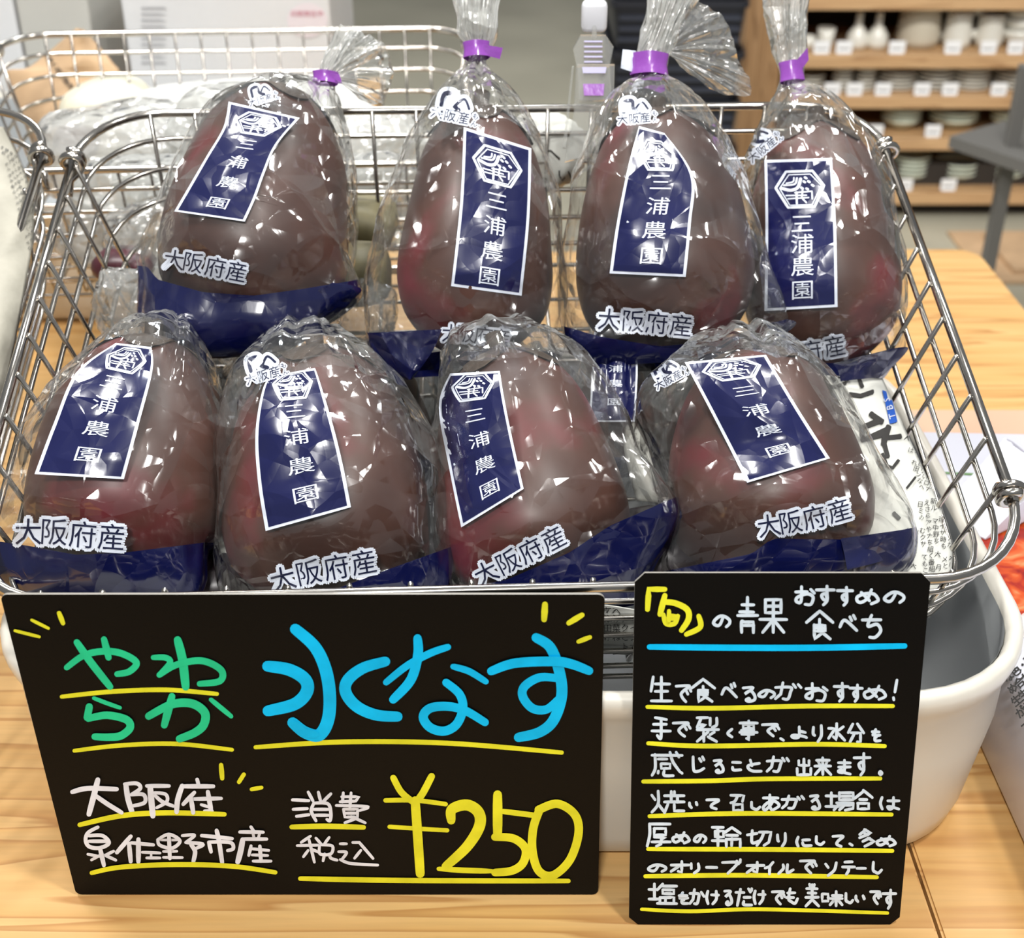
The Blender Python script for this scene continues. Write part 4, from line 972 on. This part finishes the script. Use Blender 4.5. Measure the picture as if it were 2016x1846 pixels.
blob('plastic_produce_bag', 'clear plastic bag squeezed between the leaning bag and the second back bag', 'plastic bag', P(715, 625, .93), (.024, .03, .026), M['film_loose'], 19)
o5, c5 = blob('white_paper_wrap', 'crumpled white paper wrap with black marks behind the second and third back eggplants', 'paper', P(1080, 300, 1.0), (.030, .03, .030), M['news'], 27, 4, .25)
F = Flat(); F.glyph('へ', 1065, 285, 40, 34, 0, 1, 2); F.glyph('い', 1095, 330, 34, 30, 0, 1, 2); decal('black_lettering', F, ID, c5, M['newsblack'], o5, .002)
o6, c6 = patch('brown_paper_bag', [(150, 55, 1.42), (60, 130, 1.42), (10, 150, 1.42), (70, 285, 1.40)], [(165, 58, 1.42), (220, 120, 1.42), (232, 160, 1.42), (150, 280, 1.40)], M['kraft'], None, .008, 24, 30, .03, 22, .003)
tag(o6, 'crumpled brown paper bag with dark print behind the rear basket wires', 'paper bag')
F = Flat(); textcols(F, 92, 108, (5, 10), (8, 10), 2, 7, 13, .8, 0); decal('dark_lettering', F, ID, c6, M['newsblack'], o6, .003)
# neighbouring basket: printed grey sack
o7, c7 = patch('printed_sack', [(-60, 240, .96), (-70, 450, .88), (-80, 700, .80), (-90, 900, .76)], [(8, 250, .96), (66, 400, .90), (40, 620, .82), (-20, 900, .76)], simple('grey_sack', srgb(168, 164, 150), .7, var=.15, vs=40, bump=.3, bs=90), None, .006, 20, 50, .02, 26, .002)
tag(o7, 'grey printed sack standing in the neighbouring basket at the picture edge', 'sack')
F = Flat(); textcols(F, 4, 290, (9, 6), (3, 11), 7, 28, 8, .4); decal('small_lettering', F, ID, c7, M['letter_dark'], o7, .0015)

# ------------------------------------------------------------ clear clip standing at the basket's back rim
M['acryl'] = film_mat('clear_acrylic', milky=.16, edge=.5, gloss=1.6, rough=.05, s1=8, s2=20, dist=.03)
M['lilac'] = simple('lilac_plastic', srgb(176, 172, 205), .3, coat=.5)
clip = thing('card_clip', 'clear plastic card clip with a lilac insert rising from the basket back rim', 'clip', P(1160, 290, .935))
def slab(name, poly, d, th, matr, parent):
    n = FWD*th; a = [P(x, y, d) for x, y in poly]; N_ = len(a); vs_ = a + [p+n for p in a]
    return obj(name, pyd(vs_, [tuple(range(N_-1, -1, -1)), tuple(range(N_, 2*N_))] + [(i, (i+1) % N_, (i+1) % N_+N_, i+N_) for i in range(N_)]), matr, parent)
slab('head_plate', [(1128, 95), (1143, 68), (1192, 68), (1208, 92), (1200, 130), (1135, 130)], .93, .003, M['acryl'], clip)
slab('stem_plate', [(1134, 130), (1200, 130), (1204, 200), (1185, 300), (1112, 318), (1130, 220)], .932, .003, M['acryl'], clip)
fr_ = slab('lilac_frame', [(1136, 126), (1210, 126), (1208, 196), (1140, 196)], .926, .004, M['acryl'], clip)
slab('purple_label', [(1148, 165), (1190, 165), (1188, 188), (1150, 188)], .925, .001, M['purple'], clip)
slab('lilac_strip', [(1146, 132), (1194, 132), (1192, 144), (1148, 144)], .925, .001, M['lilac'], clip)
for i in range(5): slab('grip_ridge', [(1150, 80+i*10), (1186, 80+i*10), (1186, 83+i*10), (1150, 83+i*10)], .928, .002, M['lilac'], clip)
slab('rear_edge', [(1126, 130), (1130, 130), (1114, 290), (1108, 290)], .93, .003, M['acryl'], clip)
obj('far_white_block', box_bm(*(lambda c_: (c_.x-.009, c_.x+.009, c_.y-.006, c_.y+.006, c_.z-.011, c_.z+.011))(P(1170, 32, .935)), .004, 3), simple('far_white_block', srgb(222, 222, 226), .5), clip, True)  # added on the clip for a white thing farther behind
obj('pin', tube([P(1170, 52, .934), P(1170, 74, .931)], .0018, 8), M['acryl'], clip)  # added to join the white block to the clip

# ------------------------------------------------------------ packages right of the basin
M['carton'] = simple('white_carton', srgb(208, 208, 218), .35, coat=.3)
M['pink'] = simple('beige_pink_card', srgb(206, 164, 138), .6)
M['greenln'] = simple('green_print', srgb(90, 130, 70), .6)
def food(name, c):
    m, nt, p = mat(name); p.inputs['Roughness'].default_value = .35
    tc = nt.nodes.new('ShaderNodeTexCoord'); vz = nt.nodes.new('ShaderNodeTexNoise'); vz.inputs['Scale'].default_value = 38; vz.inputs['Detail'].default_value = 3; vz.inputs['Distortion'].default_value = 1.2
    nt.links.new(tc.outputs['Object'], vz.inputs['Vector']); cr = nt.nodes.new('ShaderNodeValToRGB'); nt.links.new(vz.outputs[0], cr.inputs[0])
    e = cr.color_ramp.elements; e[0].position = .3; e[0].color = c[0]; e[1].position = .7; e[1].color = c[-1]
    for i, q in enumerate(c[1:-1]): x = cr.color_ramp.elements.new(.42+.12*i); x.color = q
    nt.links.new(cr.outputs[0], p.inputs['Base Color']); return m
M['food'] = food('food_photo_print', [srgb(70, 14, 10), srgb(150, 28, 12), srgb(190, 74, 20), srgb(214, 150, 100)])
M['food2'] = food('pale_food_photo_print', [srgb(140, 92, 84), srgb(214, 190, 186), srgb(240, 236, 234)])
pk = thing('gift_carton', 'long white carton with printed food photos and black text, right of the basin', 'carton', (.40, .66, 0))
cb = [(.3035, .455), (.52, .44), (.52, .905), (.3005, .915)]
vs_ = [Vector((x, y, .0005)) for x, y in cb] + [Vector((x-.002, y, .082)) for x, y in cb]
bm_ = bmesh.new(); bv = [bm_.verts.new(v_) for v_ in vs_]
for q_ in ((3, 2, 1, 0), (4, 5, 6, 7), (0, 1, 5, 4), (1, 2, 6, 5), (2, 3, 7, 6), (3, 0, 4, 7)): bm_.faces.new([bv[i] for i in q_])
bmesh.ops.bevel(bm_, geom=bm_.edges[:], offset=.004, segments=3, profile=.5, affect='EDGES')
obj('carton_body', bm_, M['carton'], pk, True)
def topcast(z):
    def c_(px, py, off): p_ = PZ(px, py, z); return p_ + Vector((0, 0, off))
    return c_
tcz = topcast(.0822)
def poly(name, pts, matr, parent, cast, off=.0003):
    F_2 = Flat(); F_2.add(pts, [tuple(range(len(pts)))]); return decal(name, F_2, ID, cast, matr, parent, off, maxe=1.0)
poly('food_photo', [(1905, 1092), (1960, 1020), (2060, 990), (2060, 1180), (2016, 1215), (1985, 1215), (1940, 1150)], M['food'], pk, tcz)
poly('pale_food_photo', [(1880, 1050), (1945, 960), (2060, 900), (2060, 985), (1955, 1022), (1925, 1065)], M['food2'], pk, tcz, .0004)
poly('pale_food_photo', [(1820, 955), (1918, 962), (1905, 992), (1840, 985)], M['food2'], pk, tcz, .0004)
poly('pale_food_photo', [(1992, 1222), (2060, 1180), (2060, 1235), (2000, 1262)], M['food2'], pk, tcz, .0004)
poly('green_line', [(1800, 926), (1920, 932), (1920, 936), (1800, 930)], M['greenln'], pk, tcz)
F = Flat()
for i, s_ in enumerate(('な色・形・', 'め合わせや', '生生産の', 'がか', 'ー')):
    for j, ch in enumerate(s_): halo(F, ch, 1974+j*14+i*8, 1322+i*23-j*12, 22, 22, .03, 1, 0, -.72)
decal('black_lettering', F, ID, tcz, M['newsblack'], pk, .0004)
card = thing('white_card', 'white card with a rounded corner propped on the long carton', 'card', PZ(1960, 1000, .083))
def lift(px, py, z): return PZ(px, py, z)
cv = [lift(1846, 1012, .084), lift(1978, 862, .118), lift(1992, 868, .120), lift(2070, 930, .116), lift(2070, 1000, .088), lift(1940, 1060, .084)]
obj('sheet', pyd(cv + [c_ - Vector((0, 0, .001)) for c_ in cv], [(0, 1, 2, 3, 4, 5), (11, 10, 9, 8, 7, 6)] + [(i, (i+1) % 6, (i+1) % 6+6, i+6) for i in range(6)][::1]), M['carton'], card)
bx = obj('flat_gift_box', box_bm(.262, .56, .925, 1.005, .0005, .052, .003), M['pink']); tag(bx, 'flat beige pink box lying behind the long white carton', 'box')

# ------------------------------------------------------------ things behind at the left
def pbox(name, label, cat, x0, x1, ytop, Y, z0, dep, matr, bev=.004):
    a = PY(x0, 200, Y); b = PY(x1, 200, Y); t_ = PY((x0+x1)/2, ytop, Y).z
    k = thing(name, label, cat, ((a.x+b.x)/2, Y+dep/2, z0))
    obj('box_body', box_bm(a.x, b.x, Y, Y+dep, z0+.0005, t_, bev), matr, k); return k
M['matt_white'] = simple('matt_white_card', srgb(222, 222, 222), .6, var=.03)
M['matt_grey'] = simple('grey_white_card', srgb(196, 194, 186), .6, var=.03)
def facecast(Y):
    def c_(px, py, off): return PY(px, py, Y-off)
    return c_
k = pbox('white_box', 'tall white box with small print and a pink sticker, on the table behind the baskets', 'box', 266, 662, -60, 1.70, 0, .25, M['matt_white'])
F = Flat()
for i in range(10): F.add([(278, 14+i*12), (278+R.uniform(35, 52), 14+i*12), (330, 18+i*12), (278, 18+i*12)], [(0, 1, 2, 3)])
decal('small_print', F, ID, facecast(1.70), simple('pale_grey_print', srgb(176, 176, 178), .7), k, .001, maxe=1.0)
F = Flat(); F.add([(605+40*math.cos(a*.3), 40+34*math.sin(a*.3)) for a in range(21)], [tuple(range(21))]); st_ = decal('round_sticker', F, ID, facecast(1.70), simple('pale_sticker', srgb(230, 220, 224), .5), k, .001)
F = Flat()
for i in range(5): F.glyph('印刷物在中'[i], 572+i*13, 20, 13, 14, 0, 1)
decal('red_print', F, ID, facecast(1.70), simple('faded_red_print', srgb(196, 110, 130), .6), st_, .0016)
pbox('white_box', 'plain grey white box at the left edge behind the brown paper bag', 'box', -160, 62, -60, 1.72, 0, .22, M['matt_white'])
pbox('white_box', 'grey white box between the plain box and the printed one', 'box', 66, 203, -60, 1.72, 0, .22, M['matt_grey'])
pbox('wooden_crate', 'small brown wooden crate in the gap between the white boxes', 'crate', 204, 270, -60, 1.96, 0, .2, simple('brown_wood', srgb(176, 132, 78), .6, var=.2))
blob('white_bag', 'soft cream bag lying in the rear basket below the tall white box', 'bag', PZ(250, 215, .20) + Vector((0, -.06, 0)), (.05, .05, .05), simple('cream_bag', srgb(222, 218, 196), .6), 31, 3, .1)
blob('white_bag', 'large soft white bag filling the rear basket, under the wire rim', 'bag', PZ(520, 225, .20) + Vector((0, -.06, 0)), (.13, .07, .055), simple('white_bag', srgb(216, 216, 212), .5, bump=.3, bs=30), 33, 4, .16)

# ------------------------------------------------------------ black crates
M['crate'] = simple('black_plastic', srgb(34, 36, 44), .45)
pc0 = PY(1196, 200, 3.05); pc1 = PY(1462, 200, 3.05); ch_ = .115
ctop = PY(1300, -80, 3.05).z; nC = int((ctop-FZ)/ch_)+1
def crate():
    t = thing('black_crate', 'x', 'crate', ((pc0.x+pc1.x)/2, 3.25, 0)); hx = (pc1.x-pc0.x)/2
    lo = lambda e, z: [p_ for p_ in rrect(hx-e, -.2+e, .2-e, .02, z, 3)]
    obj('shell', skin([lo(.015, 0), lo(.006, .095), lo(.0, .096), lo(.0, .112), lo(.006, .112), lo(.02, .005)], True, True), M['crate'], t, loc=(0, 0, 0))
    for kk in range(3): obj('side_rib', box_bm(-hx+.02, hx-.02, -.2+.002, -.2+.014, .022+.024*kk, .030+.024*kk), simple('crate_rib', srgb(50, 54, 64), .4) if 'rib' not in M else M['rib'], t, loc=(0, 0, 0))
    return t
M['rib'] = simple('crate_rib', srgb(58, 62, 74), .4)
ORD = ['lowest', 'second from the floor', 'third from the floor', 'fourth from the floor', 'fifth from the floor', 'sixth from the floor', 'seventh from the floor', 'eighth from the floor', 'ninth from the floor', 'tenth from the floor', 'eleventh', 'twelfth', 'thirteenth']
cr0 = crate()
for i in range(nC):
    c_ = cr0 if i == 0 else dup(cr0)
    c_.location = ((pc0.x+pc1.x)/2, 3.25, FZ + .0005 + i*.1125)
    c_['label'] = 'black plastic crate in the stack beside the shelf, %s' % ('topmost' if i == nC-1 else ORD[i]); c_['group'] = 'stacked black crates'

# ------------------------------------------------------------ the shelf of crockery
SY = 3.5; SD = .36
xl = PY(1456, 200, SY).x; xr = 1.95
shelf = thing('display_shelf', 'tall oak display shelf of white crockery behind the tables', 'shelf', ((xl+xr)/2, SY+SD/2, FZ))
pw = PY(1530, 200, SY).x - xl
obj('side_post', box_bm(xl, xl+pw, SY+.005, SY+SD, FZ, .75, .002), M['oakv'], shelf)
obj('side_post', box_bm(xr-.06, xr, SY+.005, SY+SD, FZ, .75, .002), M['oakv'], shelf)
obj('back_panel', box_bm(xl+pw, xr-.06, SY+SD-.015, SY+SD, FZ, .75), simple('dark_back_panel', srgb(66, 56, 46), .8), shelf)
obj('plinth', box_bm(xl+pw, xr-.06, SY+.06, SY+.09, FZ, FZ+.14), simple('dark_plinth', srgb(48, 42, 36), .8), shelf)
tops = []
for yb, yt in ((20, -6), (135, 108), (214, 190), (296, 272), (403, 378)):
    zb, zt = PY(1800, yb, SY).z, PY(1800, yt, SY).z; tops.append(zt)
    obj('shelf_board', box_bm(xl+pw, xr-.06, SY, SY+SD-.015, zb, zt, .002), M['oak'], shelf)
M['china'] = simple('white_china', srgb(222, 220, 210), .25, coat=.4)
M['celadon'] = simple('pale_green_china', srgb(206, 214, 198), .25, coat=.4)
M['card'] = simple('white_price_card', srgb(238, 238, 238), .5)
sc_ = lambda w: w*3.48/F_
def lobj(nm, pr, matr, parent, n=20): v_, f_ = lathe(pr, n); return obj(nm, pyd(v_, f_), matr, parent, True, loc=(0, 0, 0))
def plate(r, h, matr):   # open dish
    return [(0, 0), (r*.86, 0), (r*.88, .001), (r*.97, .003), (r, .0065), (r*.99, .008), (r*.86, .0055), (r*.7, .004), (0, .004)]
def dish(label, x, z, r, h, matr, deep, grp, yo=0):
    t = thing('bowl' if deep else 'plate', label, 'bowl' if deep else 'plate', (x, SY+.045+r+yo, z), group=grp)
    lobj('dish_body', plate(r, h, matr) if not deep else [(0, 0), (r*.38, 0), (r*.4, .006), (r*.7, h*.35), (r*.93, h*.75), (r, h), (r*.975, h+.001), (r*.9, h*.75), (r*.66, h*.38), (0, .01)], matr, t, 28)
    return t
NTH = ['lowest', 'second from the bottom', 'third from the bottom', 'fourth from the bottom', 'fifth from the bottom', 'sixth from the bottom', 'seventh from the bottom']
def stack(cx, w, n, shelf_i, pitch, deep, sname, matr=None):
    matr = matr or (M['celadon'] if deep else M['china']); r = sc_(w)/2; x = PY(cx, 300, SY+.06+r).x; h = (.030 if deep else .012) if n > 1 else .04
    if deep: h = max(h, r*.42)
    base = None
    for i in range(n):
        lab_ = '%s %s in %s, %s' % ('pale green' if deep else 'white', 'bowl' if deep else 'plate', sname, 'topmost' if i == n-1 and n > 1 else NTH[i] if n > 1 else 'single')
        if base is None: base = o_ = dish(lab_, x, tops[shelf_i]+.0008, r, h, matr, deep, sname)
        else: o_ = dup(base, lab_)
        o_.location = (x, SY+.045+r, tops[shelf_i]+.0008+i*pitch)
SN = ['', 'upper', 'plate', 'wide', 'bowl']
stack(1575, 62, 4, 2, .0105, False, 'the plate stack nearest the post')
stack(1637, 42, 6, 2, .0105, False, 'the narrow second plate stack')
stack(1681, 40, 6, 2, .0105, False, 'the narrow third plate stack')
stack(1740, 80, 5, 2, .0100, False, 'the low fourth plate stack')
stack(1812, 76, 6, 2, .0110, False, 'the fifth plate stack, tallest of the shelf')
stack(1880, 80, 6, 2, .0100, False, 'the sixth plate stack')
stack(1966, 92, 5, 2, .0100, False, 'the wide seventh plate stack')
stack(1760, 82, 4, 3, .0100, True, 'the bowl stack under the plates')
stack(1860, 104, 3, 3, .0105, True, 'the wide low bowl stack under the plates')
stack(1972, 84, 3, 3, .0105, True, 'the bowl stack behind the grey panel')
stack(1790, 86, 5, 4, .0115, True, 'the lowest shelf stack beside the basket rail')
stack(1885, 92, 3, 4, .0130, True, 'the wide middle stack of the lowest shelf')
stack(1980, 84, 3, 4, .0140, True, 'the lowest shelf stack at the picture edge')
def handle(t, r0, z0, z1, out, s=1, th=.006):
    c_ = [(s*r0*.95, 0, z1), (s*(r0+out*.8), 0, z1+.004), (s*(r0+out), 0, (z0+z1)/2), (s*(r0+out*.6), 0, z0), (s*r0*.95, 0, z0)]
    obj('handle', tube(catmull(c_, 6), th, 8), M['china'], t, True, loc=(0, 0, 0))
def pot(name, label, cat, cx, pr, n=24, si=1, m_=None, grp=None):
    w = max(p_[0] for p_ in pr); t = thing(name, label, cat, (PY(cx, 80, SY+.05+w).x, SY+.05+w, tops[si]+.0008), group=grp)
    lobj(name+'_body', pr, m_ or M['china'], t, n); return t
def cup(cx, r, h, label): return pot('cup', label, 'cup', cx, [(0, 0), (r*.7, 0), (r*.85, h*.3), (r, h), (r*.95, h), (r*.8, h*.3), (0, .01)])
cup(1625, .024, .052, 'white cup with no handle on the upper crockery shelf, next to the bottles')
cup(1590, .022, .03, 'low white cup on the upper crockery shelf nearest the post')
for cx, lb_ in ((1687, 'small white round bottle on the upper crockery shelf, nearer the cup'), (1726, 'small white round bottle on the upper crockery shelf, nearer the pitcher')):
    t = pot('bottle', lb_, 'bottle', cx, [(0, 0), (.026, 0), (.029, .012), (.027, .034), (.015, .052), (.009, .06), (.010, .075), (0, .075)], grp='small white bottles'); lobj('stopper', [(0, .075), (.008, .076), (.010, .084), (.006, .092), (0, .093)], M['china'], t, 14)
t = pot('pitcher', 'large cream pitcher with a big loop handle on the upper crockery shelf', 'pitcher', 1805, [(0, 0), (.052, 0), (.058, .02), (.054, .07), (.050, .098), (.056, .105), (.052, .105), (.046, .098), (.05, .02), (0, .012)], m_=simple('cream_glaze', srgb(196, 188, 170), .35)); handle(t, .053, .028, .09, .04)
t = pot('pitcher', 'slender cream pitcher beside the large one on the upper crockery shelf', 'pitcher', 1882, [(0, 0), (.036, 0), (.038, .02), (.034, .07), (.036, .096), (.032, .096), (.03, .07), (0, .012)]); handle(t, .036, .03, .09, .022)
t = pot('teapot', 'small white handled pot on the upper crockery shelf', 'pot', 1945, [(0, 0), (.034, 0), (.038, .02), (.034, .07), (.037, .085), (.033, .085), (.03, .07), (0, .012)]); handle(t, .036, .04, .085, .034, -1)
for i in range(3):
    t = pot('bowl', 'white bowl of the upper shelf stack at the picture edge, %s' % ['lowest', 'middle one', 'topmost'][i], 'bowl', 2003, [(0, 0), (.03, 0), (.045, .03), (.048, .045), (.045, .045), (.04, .03), (0, .01)], grp='stacked white cups'); t.location.z += i*.028
CARDS = [(1, (1618, 1662, 1766, 1876, 1946, 2000), 98, 'upper crockery shelf'), (2, (1575, 1638, 1682, 1738, 1815, 1870, 1966), 184, 'plate shelf'), (3, (1722, 1836), 268, 'third crockery shelf'), (4, (1780, 1866, 1972), 376, 'lowest crockery shelf')]
OR = ['first', 'second', 'third', 'fourth', 'fifth', 'sixth', 'seventh']
cm = None
for si, xs, yc, nm in CARDS:
    for j, cx in enumerate(xs):
        x = PY(cx, yc, SY+.01).x; lab_ = 'white price card on the edge of the %s, %s from the post' % (nm, OR[j])
        if cm is None:
            cm = t = thing('price_card', lab_, 'price card', (x, SY+.012, tops[si]+.0005), group='white price cards on the shelf edges')
            obj('card_face', box_bm(-.021, .021, 0, .0015, .002, .032), M['card'], t, loc=(0, 0, 0)); obj('card_foot', box_bm(-.018, .018, -.004, .008, 0, .002), M['card'], t, loc=(0, 0, 0))
            obj('printed_line', box_bm(-.014, .014, -.0006, 0, .010, .013), M['letter_dark'], t, loc=(0, 0, 0))
        else: t = dup(cm, lab_); t.location = (x, SY+.012, tops[si]+.0005)

# grey stand in front of the shelf, far right, and a carton on the floor
M['grey'] = simple('grey_panel', srgb(112, 110, 106), .5)
gs = thing('display_stand', 'grey metal display stand with a flat top before the crockery shelf', 'stand', (1.2, 2.6, FZ))
g0 = PY(1872, 268, 2.45)
gz = g0.z
gp = [PZ(1870, 268, gz), PZ(1975, 238, gz), PZ(2300, 262, gz), PZ(2300, 400, gz), PZ(2030, 322, gz)]
gvs = gp + [p_ - Vector((0, 0, .022)) for p_ in gp]
obj('flat_top', pyd(gvs, [(4, 3, 2, 1, 0), (5, 6, 7, 8, 9)] + [(i, (i+1) % 5, (i+1) % 5+5, i+5) for i in range(5)]), M['grey'], gs)
pq = PZ(2006, 300, gz)
obj('upright', box_bm(pq.x-.012, pq.x+.012, pq.y+.03, pq.y+.055, FZ, PY(2006, 140, pq.y).z, .002), M['grey'], gs)
obj('foot_post', box_bm(pq.x+.25, pq.x+.28, pq.y+.1, pq.y+.13, FZ, gz-.02), M['grey'], gs)
cbx = thing('cardboard_piece', 'folded brown cardboard lying on the floor past the pine table corner', 'cardboard', PZ(2000, 520, FZ))
a_ = PZ(1930, 545, FZ); b_ = PZ(2000, 500, FZ)
obj('lower_sheet', box_bm(a_.x, a_.x+.8, a_.y-.05, a_.y+.3, FZ+.0005, FZ+.008), M['kraft'], cbx)
obj('upper_sheet', box_bm(a_.x+.08, a_.x+.8, a_.y, a_.y+.25, FZ+.008, FZ+.02), M['kraft'], cbx)
# basin of the neighbouring basket
nbn = dup(basin, 'white plastic basin of the neighbouring basket, only its side showing at the picture edge'); nbn.location.x -= .604
